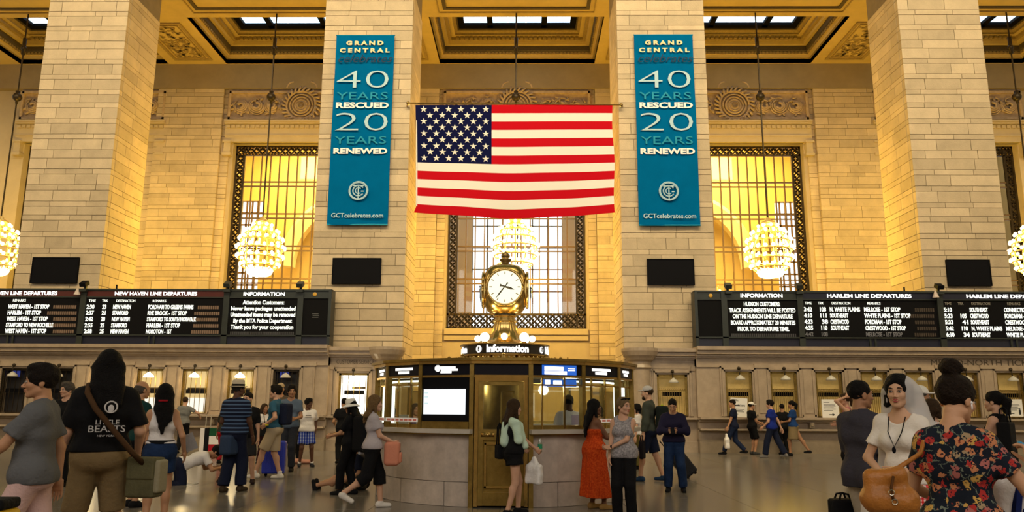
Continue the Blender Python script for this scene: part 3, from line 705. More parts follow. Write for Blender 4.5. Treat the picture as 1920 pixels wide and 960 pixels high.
for sx in (-1, 1): MB().tube([(sx*3.96, 0, FZ+.035-sx*.035), (sx*4.05, .19, FZ+.03)], .03, 6).build('wall_bracket', BRASS, flag)
MB().tube([(-3.66, .03, FZ), (-3.55, .03, FZ-3.9)], .03, 6).build('white_edge_tape', FW, flag)
# ------------------------------------------------------------------ chandeliers
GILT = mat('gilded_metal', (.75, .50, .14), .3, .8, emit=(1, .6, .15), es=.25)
bulb_me = MB().ball((0, 0, 0), .072, 8, 6, (1, 1, 1.15)).mesh('bulb', BULB, True)
ring_me = emis('milk_glass_bowl', (1, .85, .5), 7.0)
def chandelier(x, y, zc, lab, cat='chandelier', s=1.0, lite=3000, chain=True):
    c = empty('chandelier', (x, y, zc), 0, lab, cat, 'globe chandeliers of glowing bulbs'); c.scale = (s, s, s)
    tiers = [(.42, 1.02, 8), (.72, .74, 14), (.93, .40, 18), (1.02, .02, 20), (.98, -.38, 18), (.82, -.74, 16)]
    q = MB()
    for r_, z, n in tiers: ring_pts = [(r_*.93*math.cos(2*math.pi*i/24), r_*.93*math.sin(2*math.pi*i/24), z-.09) for i in range(25)]; q.tube(ring_pts, .03, 5)
    for i in range(12):
        a = 2*math.pi*i/12; q.tube([(.9*r_*math.cos(a), .9*r_*math.sin(a), z-.1) for r_, z, n in [(.18, 1.2, 0)]+tiers+[(.5, -1.0, 0)]], .022, 5)
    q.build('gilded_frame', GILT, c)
    q = MB().lathe([(.02, 1.42), (.1, 1.38), (.13, 1.3), (.30, 1.2), (.34, 1.12), (.2, 1.05)], 16).build('crown', GILT, c, smooth=True)
    MB().lathe([(.56, -.92), (.58, -1.0), (.52, -1.14), (.4, -1.22), (.02, -1.24)], 20).build('milk_glass_bowl', ring_me, c, smooth=True)
    for k, (r_, z, n) in enumerate(tiers):
        for i in range(n):
            a = 2*math.pi*(i+.5*(k % 2))/n
            link('bulb', bulb_me, c, (r_*math.cos(a), r_*math.sin(a), z))
    if chain:
        top = (19.36+1.4-zc)
        MB().tube([(0, 0, 1.4), (0, 0, top)], .036, 6).build('hanging_rod', BRONZE, c)
        MB().ball((0, 0, 15.22-zc), .2, 12, 8).tube([(0, 0, 15.5-zc), (0, 0, 14.9-zc)], [.1, .05], 8).build('rod_ball', BRONZE, c, smooth=True)
        MB().ball((0, 0, 17.6-zc), .13, 10, 7).tube([(0, 0, 17.3-zc), (0, 0, 18.1-zc)], .085, 8).build('rod_collar', BRONZE, c, smooth=True)
    if lite:
        point('chandelier_light', (x, y, zc), lite, (1.0, .61, .055), .9)
YCH = 33.0
chandelier(-11.12, YCH, 8.22, 'glowing globe chandelier hanging before the left window')
chandelier(0.0, YCH, 8.35, 'glowing globe chandelier hanging in front of the bright middle window', lite=3000)
chandelier(11.0, YCH, 8.22, 'glowing globe chandelier hanging before the right window')
chandelier(-22.75, YCH, 8.22, 'glowing globe chandelier cut by the left picture edge')
chandelier(22.45, YCH, 8.22, 'glowing globe chandelier cut by the right picture edge')
chandelier(-11.5, 44.0, 7.2, 'distant chandelier behind the lower right panes of the left window', s=.8, lite=0, chain=False)
chandelier(11.3, 44.0, 7.2, 'distant chandelier behind the lower left panes of the right window', s=.8, lite=0, chain=False)
# ------------------------------------------------------------------ round information booth with the clock on its roof
BY = 14.25
booth = empty('information_booth', (0, BY, 0), 0, 'round marble and brass information booth with a lit sign ring on top', 'booth')
RB = 2.30; NS = 16
BMARB = mat('booth_marble', (.60, .50, .42), .38, noise=.30, nscale=5.5, bump=.03)
BLEDGE = mat('booth_ledge_stone', (.52, .47, .40), .4, noise=.15)
SIGNBLACK = mat('sign_black_glass', (.006, .006, .012), .35, spec=.2)
BGLASS = glass('booth_glass', (.93, .95, .90), .07)
TUBEW = emis('fluorescent_tube', (.95, 1, .93), 3.0); TVW = emis('display_white', (.93, .97, 1.0), 1.25); BLUEE = emis('display_blue', (.02, .16, .75), .8)
TAPEW = mat('tape_white', (.85, .82, .78), .6, emit=(1, .95, .9), es=.12); TAPER = mat('tape_red', (.75, .22, .17), .6)
def facet(k):      # local frame of facet k: origin on the facet centre at floor level, x along it, y inward
    a = -math.pi/2+k*2*math.pi/NS
    ap = RB*math.cos(math.pi/NS)
    n = Vector((math.cos(a), math.sin(a), 0))
    return Matrix.Translation((n.x*ap, n.y*ap, 0)) @ Matrix.Rotation(a+math.pi/2, 4, 'Z')
HWF = RB*math.sin(math.pi/NS)
def fb(mb, M, x0, x1, y0, y1, z0, z1):
    return mb.obox(M @ Matrix.Translation(((x0+x1)/2, (y0+y1)/2, (z0+z1)/2)), abs(x1-x0), abs(y1-y0), z1-z0)
ZCT, ZW1, ZS0, ZS1, ZR = 1.14, 1.92, 1.955, 2.125, 2.215
for k in range(NS):
    M = facet(k)
    # rounded marble dado in three stones per facet, a ledge on top
    if k != 0:
        for (z0, z1) in ((0, .36), (.36, 1.06)):
            for (x0, x1) in (((-HWF, 0), (0, HWF)) if z0 == 0 else ((-HWF, HWF),)):
                q = MB(); V = []
                for zz in (z0+.004, z1-.004):
                    for dy in (0, .12):
                        for i in range(5):
                            x = x0+.004+(x1-x0-.008)*i/4; bul = .055*(1-(x/HWF)**2)
                            V.append(M @ Vector((x, .06-bul+dy*1.5, zz)))
                F_ = [(i, i+1, 10+i+1, 10+i) for i in range(4)]+[(5+i+1, 5+i, 15+i, 15+i+1) for i in range(4)]+[(10+i, 10+i+1, 15+i+1, 15+i) for i in range(4)]
                q.add(V, F_).build('marble_slab', BMARB, booth)
        q = fb(MB(), M, -HWF-.03, HWF+.03, -.12, .35, 1.075, ZCT); q.build('counter_ledge', BLEDGE, booth)
        fb(MB(), M, -HWF-.01, HWF+.01, -.04, .2, 1.055, 1.075).build('ledge_trim', OLDBRASS, booth)
        fb(MB(), M, -HWF+.04, HWF-.04, .04, .12, ZCT, ZCT+.06).build('bottom_rail', OLDBRASS, booth)
    # corner post on the right of the facet
    P = M @ Matrix.Translation((HWF, 0, 0)) @ Matrix.Rotation(math.pi/NS, 4, 'Z')
    fb(MB(), P, -.035, .035, -.02, .07, 0 if k in (0, -1, 15) else ZCT, ZR-.02).build('corner_post', OLDBRASS, booth)
    # sign band and brass roof edge
    fb(MB(), M, -HWF+.03, HWF-.03, -.0, .22, ZS0, ZS1).build('sign_box', SIGNBLACK, booth)
    fb(MB(), M, -HWF+.03, HWF-.03, -.01, .08, ZW1, ZS0).build('lintel', BRASS, booth)
    fb(MB(), M, -HWF-.01, HWF+.01, -.05, .2, ZS1, ZS1+.05).build('roof_moulding', BRASS, booth)
    fb(MB(), M, -HWF-.02, HWF+.02, -.09, .2, ZS1+.05, ZR).build('roof_edge', OLDBRASS, booth)
    if k not in (0, 15):
        fb(MB(), M, -HWF+.04, HWF-.04, .05, .058, ZCT+.06, ZW1).build('glass_pane', BGLASS, booth)
    kk = k if k < 8 else k-16
    if kk in (-1,):     # black cabinet with a bright screen
        fb(MB(), M, -HWF+.04, HWF-.04, .0, .2, ZCT+.10, ZW1).build('display_cabinet', BLACK, booth)
        fb(MB(), M, -HWF+.04, HWF-.04, -.02, .1, ZCT, ZCT+.11).build('cabinet_base', OLDBRASS, booth)
        s_ = fb(MB(), M, -.385, .34, -.012, 0, 1.355, 1.74).build('bright_screen', TVW, booth)
        q = MB()
        for z in (1.685, 1.62, 1.52): fb(q, M, -.37, -.30, -.015, -.012, z-.012, z+.012)
        tag(q.build('screen_caption', mat('screen_caption_ink', (.4, .55, .6), .5, emit=(.6, .8, .85), es=.8), booth), kind='stuff')
    if kk in (-2, -3, 2, 3, 1):
        # caution tape across the glass
        if kk != 1:
            fb(MB(), M, -HWF+.02, HWF-.02, -.03, -.026, 1.235, 1.295).build('caution_tape', TAPEW, booth)
            q = MB()
            for i in range(7): x = -HWF+.07+i*.115; fb(q, M, x, x+.085, -.034, -.03, 1.25, 1.28)
            tag(q.build('tape_print', TAPER, booth), kind='stuff')
        # inner brass uprights
        for x in (-.2, .14) if kk != 1 else (-.24, .14):
            fb(MB(), M, x-.012, x+.012, .03, .06, ZCT, ZW1).build('glazing_bar', BRASS, booth)
        fb(MB(), M, -HWF+.04, HWF-.04, .03, .06, 1.80, 1.82).build('glazing_bar', BRASS, booth)
    # backlit words in the sign band (unreadable white word shapes)
    words = {-1: ((.07, .045, .19, .17), (.02, .045, .23, .09), (.0, .0, 0, 0)), -2: ((-.18, .05, .20, .07),), -3: ((-.14, .05, .16, .07),), 2: ((-.18, .05, .20, .07),), 3: ((-.14, .05, .16, .07),)}
    q = MB()
    if kk in (-2, -3, 2, 3):
        sc = .8 if abs(kk) == 3 else 1
        fb(q, M, -.23*sc, .23*sc, -.006, 0, 2.045, 2.085); fb(q, M, -.15*sc, .14*sc, -.006, 0, 1.99, 2.03)
    if kk == -1:
        fb(q, M, -.10, .16, -.006, 0, 2.055, 2.085); fb(q, M, -.09, .20, -.006, 0, 2.02, 2.05); fb(q, M, -.10, .09, -.006, 0, 1.985, 2.015)
        q.ball(M @ Vector((-.15, 0, 2.06)), .05, 12, 7)
    if q.v: q.build('backlit_words', WHITE_E, booth)
    if kk == 1:
        fb(MB(), M, -.26, .33, -.006, 0, ZS0+.01, ZS1-.01).build('blue_display', BLUEE, booth)
        q = fb(MB(), M, -.22, .10, -.012, -.006, 2.03, 2.09); fb(q, M, -.22, .16, -.012, -.006, 1.97, 2.02); fb(q, M, .18, .3, -.012, -.006, 2.06, 2.07); fb(q, M, .18, .3, -.012, -.006, 2.03, 2.04)
        q.build('backlit_words', WHITE_E, booth)
        fb(MB(), M, -.24, .36, .06, .10, 1.79, 1.90).build('blue_panel', BLUEE, booth)
        q = fb(MB(), M, -.18, -.1, .05, .06, 1.8, 1.89); fb(q, M, -.04, .1, .05, .06, 1.8, 1.88)
        q.build('blue_panel_words', WHITE_E, booth)
# roof plate, ceiling lights inside
q = MB().lathe([(RB-.12, ZS1+.02), (RB-.1, ZR-.01), (1.6, ZR+.01), (.2, ZR+.01)], 32); q.build('roof', OLDBRASS, booth)
MB().lathe([(RB-.2, ZS0+.08), (RB-.25, ZS1), (.3, ZS1)], 32).build('inner_ceiling', PLAIN, booth)
for k in (-3, -2, 2, 3, 6, 8, 10):
    M = facet(k); fb(MB(), M, -HWF+.05, HWF-.05, .2, .25, 1.865, 1.89).build('fluorescent_tube', TUBEW, booth)
point('booth_lamp', (-1.2, BY, 1.88), 26, (1, .92, .7), .12); point('booth_lamp', (1.2, BY, 1.88), 26, (1, .92, .7), .12)
MB().lathe([(.42, 0), (.42, 1.9), (.38, ZS1)], 16).build('central_column', OLDBRASS, booth, smooth=True)
MB().lathe([(1.9, .98), (1.9, 1.03), (1.3, 1.03), (1.3, .98)], 24).build('inner_desk', OLDBRASS, booth)
# leaflet rack, monitors and a white board inside
for x, y, w, h, m_, nm in ((-2.03, -.4, .2, .62, TUBEW, 'lit_white_board'), (2.05, -.3, .22, .62, TUBEW, 'lit_white_board'), (-.75, -1.1, .32, .55, BLACK, 'dark_cabinet'), (-1.75, -.55, .2, .3, SHADEOFF, 'leaflet_stack'), (1.2, -1.25, .14, .32, mat('lilac_card', (.45, .36, .5), .6), 'leaflet_stack'), (1.5, -1.0, .25, .2, mat('teal_leaflets', (.1, .3, .3), .6), 'leaflet_stack'), (-1.35, -.9, .22, .2, SHADEOFF, 'leaflet_stack')):
    MB().box(x-w/2, x+w/2, y-.04, y+.04, 1.03 if 'lit' not in nm else 1.2, (1.03 if 'lit' not in nm else 1.2)+h).build(nm, m_, booth)
# brass door on the facet towards the camera
M = facet(0)
door = empty('brass_door', (0, 0, 0)); door.parent = booth
q = MB(); fb(q, M, -HWF+.045, -HWF+.10, -.03, .06, .02, 1.92); fb(q, M, HWF-.10, HWF-.045, -.03, .06, .02, 1.92); fb(q, M, -HWF+.10, HWF-.10, -.03, .06, 1.86, 1.92)
q.build('door_frame', BRASS, door)
q = MB(); fb(q, M, -.27, .27, .0, .05, .03, .22); fb(q, M, -.346, -.27, -.01, .05, .03, 1.855); fb(q, M, .27, .346, -.01, .05, .03, 1.855); fb(q, M, -.27, .27, -.01, .05, .98, 1.14); fb(q, M, -.27, .27, -.01, .05, 1.80, 1.855); fb(q, M, -.27, .27, .03, .045, .22, .98)
q.build('door_leaf', OLDBRASS, door)
q = MB()
for x0, x1, z0, z1 in ((-.25, .25, .28, .31), (-.25, .25, .91, .94), (-.25, -.22, .28, .94), (.22, .25, .28, .94)): fb(q, M, x0, x1, -.0, .04, z0, z1)
q.build('panel_moulding', BRASS, door)
fb(MB(), M, -.27, .27, .02, .028, 1.14, 1.80).build('door_glass', BGLASS, door)
q = MB()
for x0, x1, z0, z1 in ((-.02, .20, 1.7, 1.72), (-.02, 0, 1.2, 1.72), (.18, .2, 1.2, 1.72)): fb(q, M, x0, x1, .3, .32, z0, z1)
q.build('inner_door_frame', OLDBRASS, door)
q = MB(); q.ball(M @ Vector((-.2, -.04, 1.06)), .028); fb(q, M, -.3, -.1, -.02, 0, 1.03, 1.09); q.build('door_knob', BRASS, door, smooth=True)
# ring of backlit words above the roof
RINGM = mat('ring_dark_glass', (.02, .015, .01), .3)
MB().lathe([(.76, 2.385), (.79, 2.385), (.79, 2.545), (.76, 2.545)], 40).build('sign_ring', RINGM, booth)
MB().lathe([(.70, 2.545), (.82, 2.545), (.82, 2.57), (.70, 2.57)], 40).lathe([(.72, 2.36), (.81, 2.36), (.81, 2.385), (.72, 2.385)], 40).build('ring_edge', BRASS, booth)
def curved_text(s_, a0, a1, z, sz, m_, rad=.795):
    c = bpy.data.curves.new('t', 'FONT'); c.body = s_; c.size = sz; c.extrude = .003; c.align_x = 'CENTER'; c.align_y = 'CENTER'; c.offset = .006; c.resolution_u = 3
    o = bpy.data.objects.new('t', c); me = bpy.data.meshes.new_from_object(o); bpy.data.objects.remove(o); bpy.data.curves.remove(c)
    xs = [v.co.x for v in me.vertices]; x0, x1 = min(xs), max(xs)
    for v in me.vertices:
        a = a0+(a1-a0)*(v.co.x-x0)/(x1-x0); r_ = rad+v.co.z
        v.co = (r_*math.cos(a), r_*math.sin(a), z+v.co.y)
    me.materials.clear(); me.materials.append(m_)
    return link('backlit_lettering', me, booth)
for k in range(4):
    a = -math.pi/2+k*math.pi/2+.07
    curved_text('Information', a-.46, a+.50, 2.465, .17, WHITE_E)
    q = MB(); aa = a-.66
    for i in range(12):
        pass
    pts = [(.797*math.cos(aa+.075*math.cos(t)), .797*math.sin(aa+.075*math.cos(t)), 2.465+.06*math.sin(t)) for t in np.linspace(0, 2*math.pi, 16, endpoint=False)]
    q.add(pts+[(.800*math.cos(aa), .800*math.sin(aa), 2.465)], [(i, (i+1) % 16, 16) for i in range(16)])
    q.build('round_symbol', WHITE_E, booth)
    curved_text('?', aa-.03, aa+.03, 2.465, .1, RINGM, .806)
# brass cresting on the roof
q = MB()
for i in range(72):
    a = 2*math.pi*i/72
    M2 = Matrix.Translation((1.02*math.cos(a), 1.02*math.sin(a), ZR+.03)) @ Matrix.Rotation(a+math.pi/2, 4, 'Z')
    q.obox(M2, .05, .03, .08); q.ball((1.02*math.cos(a), 1.02*math.sin(a), ZR+.085), .026, 5, 4)
    if i % 9 == 0: q.lathe([(.06, 0), (.05, .05), (.02, .12), (.03, .14), (.0, .17)], 6, (1.02*math.cos(a), 1.02*math.sin(a), ZR))
tag(q.build('roof_cresting', OLDBRASS, booth), kind='stuff')
for i in range(8):
    a = 2*math.pi*(i+.5)/8
    MB().tube([(.74*math.cos(a), .74*math.sin(a), ZR), (.74*math.cos(a), .74*math.sin(a), 2.37)], [.035, .05], 8).build('ring_post', BRASS, booth)
# ------------------------------------------------------------------ four faced brass clock
clock = empty('brass_clock', (0, BY, ZR+.012), 0, 'four faced brass clock with globe lamps standing on the booth roof', 'clock')
def zz(z): return z-ZR-.012
MB().lathe([(.62, zz(2.24)), (.60, zz(2.45)), (.56, zz(2.55)), (.50, zz(2.60)), (.42, zz(2.62)), (.34, zz(2.66)), (.27, zz(2.74)), (.22, zz(2.85)), (.195, zz(2.98)), (.20, zz(3.0))], 64, flute=.022, nf=16).build('fluted_pedestal', BRASS, clock, smooth=True)
MB().lathe([(.20, zz(3.0)), (.225, zz(3.01)), (.225, zz(3.035)), (.18, zz(3.05)), (.18, zz(3.09)), (.21, zz(3.105)), (.21, zz(3.12))], 24).build('collar', BRASS, clock)
MB().lathe([(.205, zz(3.12)), (.205, zz(3.14)), (.17, zz(3.15))], 24).build('dark_collar', BRONZE, clock)
CZ = zz(3.60)
q = MB()   # rounded square body
V = []; Fq = []; n = 48; m_ = 16
for i in range(m_+1):
    p = -math.pi/2+math.pi*i/m_
    hz = .47*math.copysign(abs(math.sin(p))**.85, math.sin(p)); rr = .47*max(.02, math.cos(p))**.52
    for k in range(n):
        t = 2*math.pi*k/n; e = 3.2
        sq = (abs(math.cos(t))**e+abs(math.sin(t))**e)**(-1/e)
        V.append((rr*sq*math.cos(t)*.90, rr*sq*math.sin(t)*.90, CZ+hz))
for i in range(m_):
    for k in range(n): Fq.append((i*n+k, i*n+(k+1) % n, (i+1)*n+(k+1) % n, (i+1)*n+k))
q.add(V, Fq).build('clock_body', BRASS, clock, smooth=True)
MB().lathe([(.20, CZ+.40), (.14, CZ+.47), (.07, CZ+.50), (.06, CZ+.52), (.11, CZ+.56), (.11, CZ+.585), (.05, CZ+.60), (.085, CZ+.63), (.08, CZ+.67), (.04, CZ+.71), (.0, CZ+.74)], 20).build('acorn_finial', mat('acorn_brass', (.30, .2, .07), .35, .9), clock, smooth=True)
OPAL = emis('opal_dial', (1, .95, .70), 1.25); DIALINK = mat('dial_ink', (.03, .025, .015), .5)
for k in range(4):
    a = k*math.pi/2
    D = Matrix.Rotation(a, 4, 'Z')
    fc = empty('clock_face', (0, 0, 0), a); fc.parent = clock
    V = []; Fq = []; n = 32; rings = 6
    for i in range(rings+1):
        r_ = .315*i/rings
        for t in range(n): V.append((r_*math.cos(2*math.pi*t/n), -.408-.045*(1-(i/rings)**2), CZ+r_*math.sin(2*math.pi*t/n)))
    for i in range(rings):
        for t in range(n): Fq.append((i*n+t, i*n+(t+1) % n, (i+1)*n+(t+1) % n, (i+1)*n+t))
    link('dial', rawmesh('dial', V, Fq, OPAL, True), fc)
    q = MB(); ring(q, 0, CZ, -.405, .325, .028, 32); q.build('bezel', BRASS, fc, smooth=True)
    for hname, ang, ln, wd in (('hour_hand', 107, .18, .022), ('minute_hand', 217, .27, .014)):
        t = R(90-ang); d = Vector((math.cos(t), 0, math.sin(t)))
        q = MB(); c0 = Vector((0, -.468, CZ))
        q.tube([c0-d*.09, c0-d*.05, c0+d*ln*.6, c0+d*ln], [wd*1.2, wd*.6, wd, .003], 4); q.build(hname, DIALINK, fc)
    q = MB()
    for h_ in range(12):
        t = R(90-30*h_); q.obox(Matrix.Translation((.255*math.cos(t), -.431, CZ+.255*math.sin(t))) @ Matrix.Rotation(R(30*h_), 4, 'Y'), .016, .006, .05)
    q.build('numerals', mat('dial_numeral', (.45, .38, .22), .6), fc)
GLOBE = emis('globe_lamp', (1, .88, .55), 7)
for i in range(8):
    a = 2*math.pi*(i+.5)/8+.39; rg = .50
    lp = empty('globe_lamp', (rg*math.cos(a), rg*math.sin(a), 0)); lp.parent = clock
    big = i % 2 == 0
    MB().ball((0, 0, zz(2.70)), .085 if big else .06, 14, 9).build('globe', GLOBE, lp, smooth=True)
    MB().lathe([(.05, zz(2.57)), (.03, zz(2.6)), (.045, zz(2.62))], 10).build('lamp_holder', BRASS, lp)
for a in (-2.3, -.85): point('clock_lamp_light', (.75*math.cos(a), BY+.75*math.sin(a), 2.8), 14, (1, .8, .4), .09)
text('VANDERBILT HALL', back, (.0, .075, 3.72), .42, mat('wall_lettering', (.16, .10, .04), .8), 5.6, extrude=.01)
# ------------------------------------------------------------------ implicit surfaces for figures, clothes and bags
def smin(a, b, k):
    if k <= 0: return np.minimum(a, b)
    h = np.clip(.5+.5*(b-a)/k, 0, 1); return b+(a-b)*h-k*h*(1-h)
class SDF:
    def __init__(s, k=.03): s.p = []; s.k = k; s.cuts = []; s.noise = None
    def cap(s, a, b, ra, rb=None, k=None, cuts=()):
        a = np.array(a, float); b = np.array(b, float); rb = ra if rb is None else rb
        s.p.append(('c', a, b, ra, rb, s.k if k is None else k, cuts)); return s
    def ell(s, c, r, k=None, sub=False, M=None):
        s.p.append(('s' if sub else 'e', np.array(c, float), np.array(r, float), M, None, s.k if k is None else k, ())); return s
    def box(s, c, h, rad, k=None, M=None):
        s.p.append(('b', np.array(c, float), np.array(h, float), rad, M, s.k if k is None else k, ())); return s
    def cut(s, p, n):      # removes the side the normal points to
        s.cuts.append((np.array(p, float), np.array(n, float)/np.linalg.norm(n))); return s
    def bounds(s, q):
        if q[0] == 'c': lo = np.minimum(q[1]-q[3], q[2]-q[4]); hi = np.maximum(q[1]+q[3], q[2]+q[4])
        elif q[0] in 'es': m = q[2] if q[3] is None else np.full(3, q[2].max()); lo = q[1]-m; hi = q[1]+m
        else: m = q[2]+q[3] if q[4] is None else np.full(3, np.linalg.norm(q[2])+q[3]); lo = q[1]-m; hi = q[1]+m
        return lo, hi
    def grid(s, vox):
        bs = [s.bounds(q) for q in s.p if q[0] != 's']
        lo = np.min([b[0] for b in bs], 0)-vox*2; hi = np.max([b[1] for b in bs], 0)+vox*2
        n = np.ceil((hi-lo)/vox).astype(int)+1
        D = np.full(n, .5, np.float32)
        ax = [lo[i]+vox*np.arange(n[i]) for i in range(3)]
        for q in s.p:
            k = q[5]; l, h = s.bounds(q); m = max(k, 0)+3*vox
            i0 = np.maximum(0, np.floor((l-m-lo)/vox).astype(int)); i1 = np.minimum(n, np.ceil((h+m-lo)/vox).astype(int)+1)
            if (i1 <= i0).any(): continue
            X = ax[0][i0[0]:i1[0], None, None]; Y = ax[1][None, i0[1]:i1[1], None]; Z = ax[2][None, None, i0[2]:i1[2]]
            sl = tuple(slice(i0[i], i1[i]) for i in range(3))
            if q[0] == 'c':
                a, b, ra, rb = q[1:5]; ba = b-a; L2 = max(ba@ba, 1e-9)
                px, py, pz = X-a[0], Y-a[1], Z-a[2]
                t = np.clip((px*ba[0]+py*ba[1]+pz*ba[2])/L2, 0, 1)
                d = np.sqrt((px-ba[0]*t)**2+(py-ba[1]*t)**2+(pz-ba[2]*t)**2)-(ra+(rb-ra)*t)
                for (cp, cn) in q[6]: d = np.maximum(d, (X-cp[0])*cn[0]+(Y-cp[1])*cn[1]+(Z-cp[2])*cn[2])
            elif q[0] in 'es':
                px, py, pz = X-q[1][0], Y-q[1][1], Z-q[1][2]
                if q[3] is not None:
                    M = q[3]; px, py, pz = (M[0, 0]*px+M[1, 0]*py+M[2, 0]*pz, M[0, 1]*px+M[1, 1]*py+M[2, 1]*pz, M[0, 2]*px+M[1, 2]*py+M[2, 2]*pz)
                r = q[2]; k0 = np.sqrt((px/r[0])**2+(py/r[1])**2+(pz/r[2])**2); k1 = np.sqrt((px/r[0]**2)**2+(py/r[1]**2)**2+(pz/r[2]**2)**2)+1e-6
                d = k0*(k0-1)/k1
            else:
                px, py, pz = X-q[1][0], Y-q[1][1], Z-q[1][2]
                if q[4] is not None:
                    M = q[4]; px, py, pz = (M[0, 0]*px+M[1, 0]*py+M[2, 0]*pz, M[0, 1]*px+M[1, 1]*py+M[2, 1]*pz, M[0, 2]*px+M[1, 2]*py+M[2, 2]*pz)
                h_ = q[2]; ax_, ay_, az_ = np.abs(px)-h_[0], np.abs(py)-h_[1], np.abs(pz)-h_[2]
                d = np.sqrt(np.maximum(ax_, 0)**2+np.maximum(ay_, 0)**2+np.maximum(az_, 0)**2)+np.minimum(np.maximum(ax_, np.maximum(ay_, az_)), 0)-q[3]
            if q[0] == 's': D[sl] = -smin(-D[sl], d, k)
            else: D[sl] = smin(D[sl], d, k)
        X = ax[0][:, None, None]; Y = ax[1][None, :, None]; Z = ax[2][None, None, :]
        if getattr(s, 'pleat', None): s_a, s_f = s.pleat; D += (s_a*np.sin(s_f*np.arctan2(X-s.pc[0], Y-s.pc[1]))*np.clip((s.pc[2]-Z)*2.5, 0, 1)).astype(np.float32)
        if s.noise:
            A, f, sd = s.noise
            D += (A*(np.sin(f*X+sd+1.3*np.sin(f*.6*Z))*np.sin(f*.8*Y+2*sd)+.6*np.sin(f*1.3*Z+3*sd+f*.5*X)*np.sin(f*.5*Y+sd))).astype(np.float32)
        for cp, cn in s.cuts: D = np.maximum(D, (X-cp[0])*cn[0]+(Y-cp[1])*cn[1]+(Z-cp[2])*cn[2])
        return D, lo
    def vf(s, vox):
        D, lo = s.grid(vox); return surfnets(D, lo, vox)
    def mesh(s, name, m, vox):
        V, Q = s.vf(vox); return rawmesh(name, V, Q, m, True)
def surfnets(D, lo, vox):
    D = np.pad(D, 1, constant_values=.5); lo = lo-vox
    ins = D < 0
    nx, ny, nz = D.shape
    c = np.zeros((nx-1, ny-1, nz-1), np.uint8)
    offs = [(i, j, k) for i in (0, 1) for j in (0, 1) for k in (0, 1)]
    for (i, j, k) in offs: c += ins[i:nx-1+i, j:ny-1+j, k:nz-1+k]
    act = np.argwhere((c > 0) & (c < 8))
    if len(act) == 0: return np.zeros((0, 3)), np.zeros((0, 4), int)
    idx = np.full(c.shape, -1, np.int32); idx[act[:, 0], act[:, 1], act[:, 2]] = np.arange(len(act))
    val = np.stack([D[act[:, 0]+i, act[:, 1]+j, act[:, 2]+k] for i, j, k in offs], 1)
    acc = np.zeros((len(act), 3)); cnt = np.zeros(len(act))
    for a in range(8):
        for b in range(a+1, 8):
            oa, ob = np.array(offs[a]), np.array(offs[b])
            if np.abs(oa-ob).sum() != 1: continue
            va, vb = val[:, a], val[:, b]; m = (va < 0) != (vb < 0)
            t = np.where(m, va/(va-vb+1e-12), 0)[:, None]
            acc += np.where(m[:, None], oa+(ob-oa)*t, 0); cnt += m
    V = lo+vox*(act+acc/np.maximum(cnt, 1)[:, None])
    Q = []
    for ax in range(3):
        sl0 = [slice(None)]*3; sl1 = [slice(None)]*3; sl0[ax] = slice(0, -1); sl1[ax] = slice(1, None)
        diff = ins[tuple(sl0)] != ins[tuple(sl1)]
        e = np.argwhere(diff)
        u, v = (ax+1) % 3, (ax+2) % 3
        e = e[(e[:, u] > 0) & (e[:, v] > 0) & (e[:, u] < D.shape[u]-1) & (e[:, v] < D.shape[v]-1)]
        def g(du, dv):
            q = e.copy(); q[:, u] += du; q[:, v] += dv; return idx[q[:, 0], q[:, 1], q[:, 2]]
        q = np.stack([g(-1, -1), g(0, -1), g(0, 0), g(-1, 0)], 1)
        flip = ~ins[e[:, 0], e[:, 1], e[:, 2]]
        q[flip] = q[flip][:, ::-1]; Q.append(q)
    return V, np.concatenate(Q)
# ------------------------------------------------------------------ figure templates
def hand_sdf(curl):
    s = SDF(.006)
    s.box((.045, 0, 0), (.034, .004, .028), .010, .006)
    s.cap((-.01, 0, 0), (.03, 0, 0), .024, .026, .015)
    for i, (z, L) in enumerate(((.030, .072), (.010, .080), (-.010, .075), (-.029, .058))):
        a = np.array((.084, 0, z)); d1 = curl*.5; d2 = curl*1.25; d3 = curl*1.9
        for ang, l, r0, r1 in ((d1, L*.45, .0092, .0086), (d2, L*.32, .0086, .0080), (d3, L*.26, .0080, .0068)):
            b = a+np.array((math.cos(ang), math.sin(ang), 0))*l+np.array((0, 0, .06*(z))*1); s.cap(a, b, r0, r1, .003); a = b
    a = np.array((.015, .004, .026)); b = a+np.array((.036, .016+.012*curl, .026)); c = b+np.array((.030, .014+.02*curl, .004)); d = c+np.array((.020, .010+.01*curl, -.002))
    s.cap(a, b, .013, .011, .008).cap(b, c, .0105, .0095, .004).cap(c, d, .0092, .0075, .004)
    return s
HANDS = {}
for nm, cu in (('relaxed', .38), ('grip', .95), ('flat', .12)):
    HANDS[nm] = hand_sdf(cu).vf(.0062)
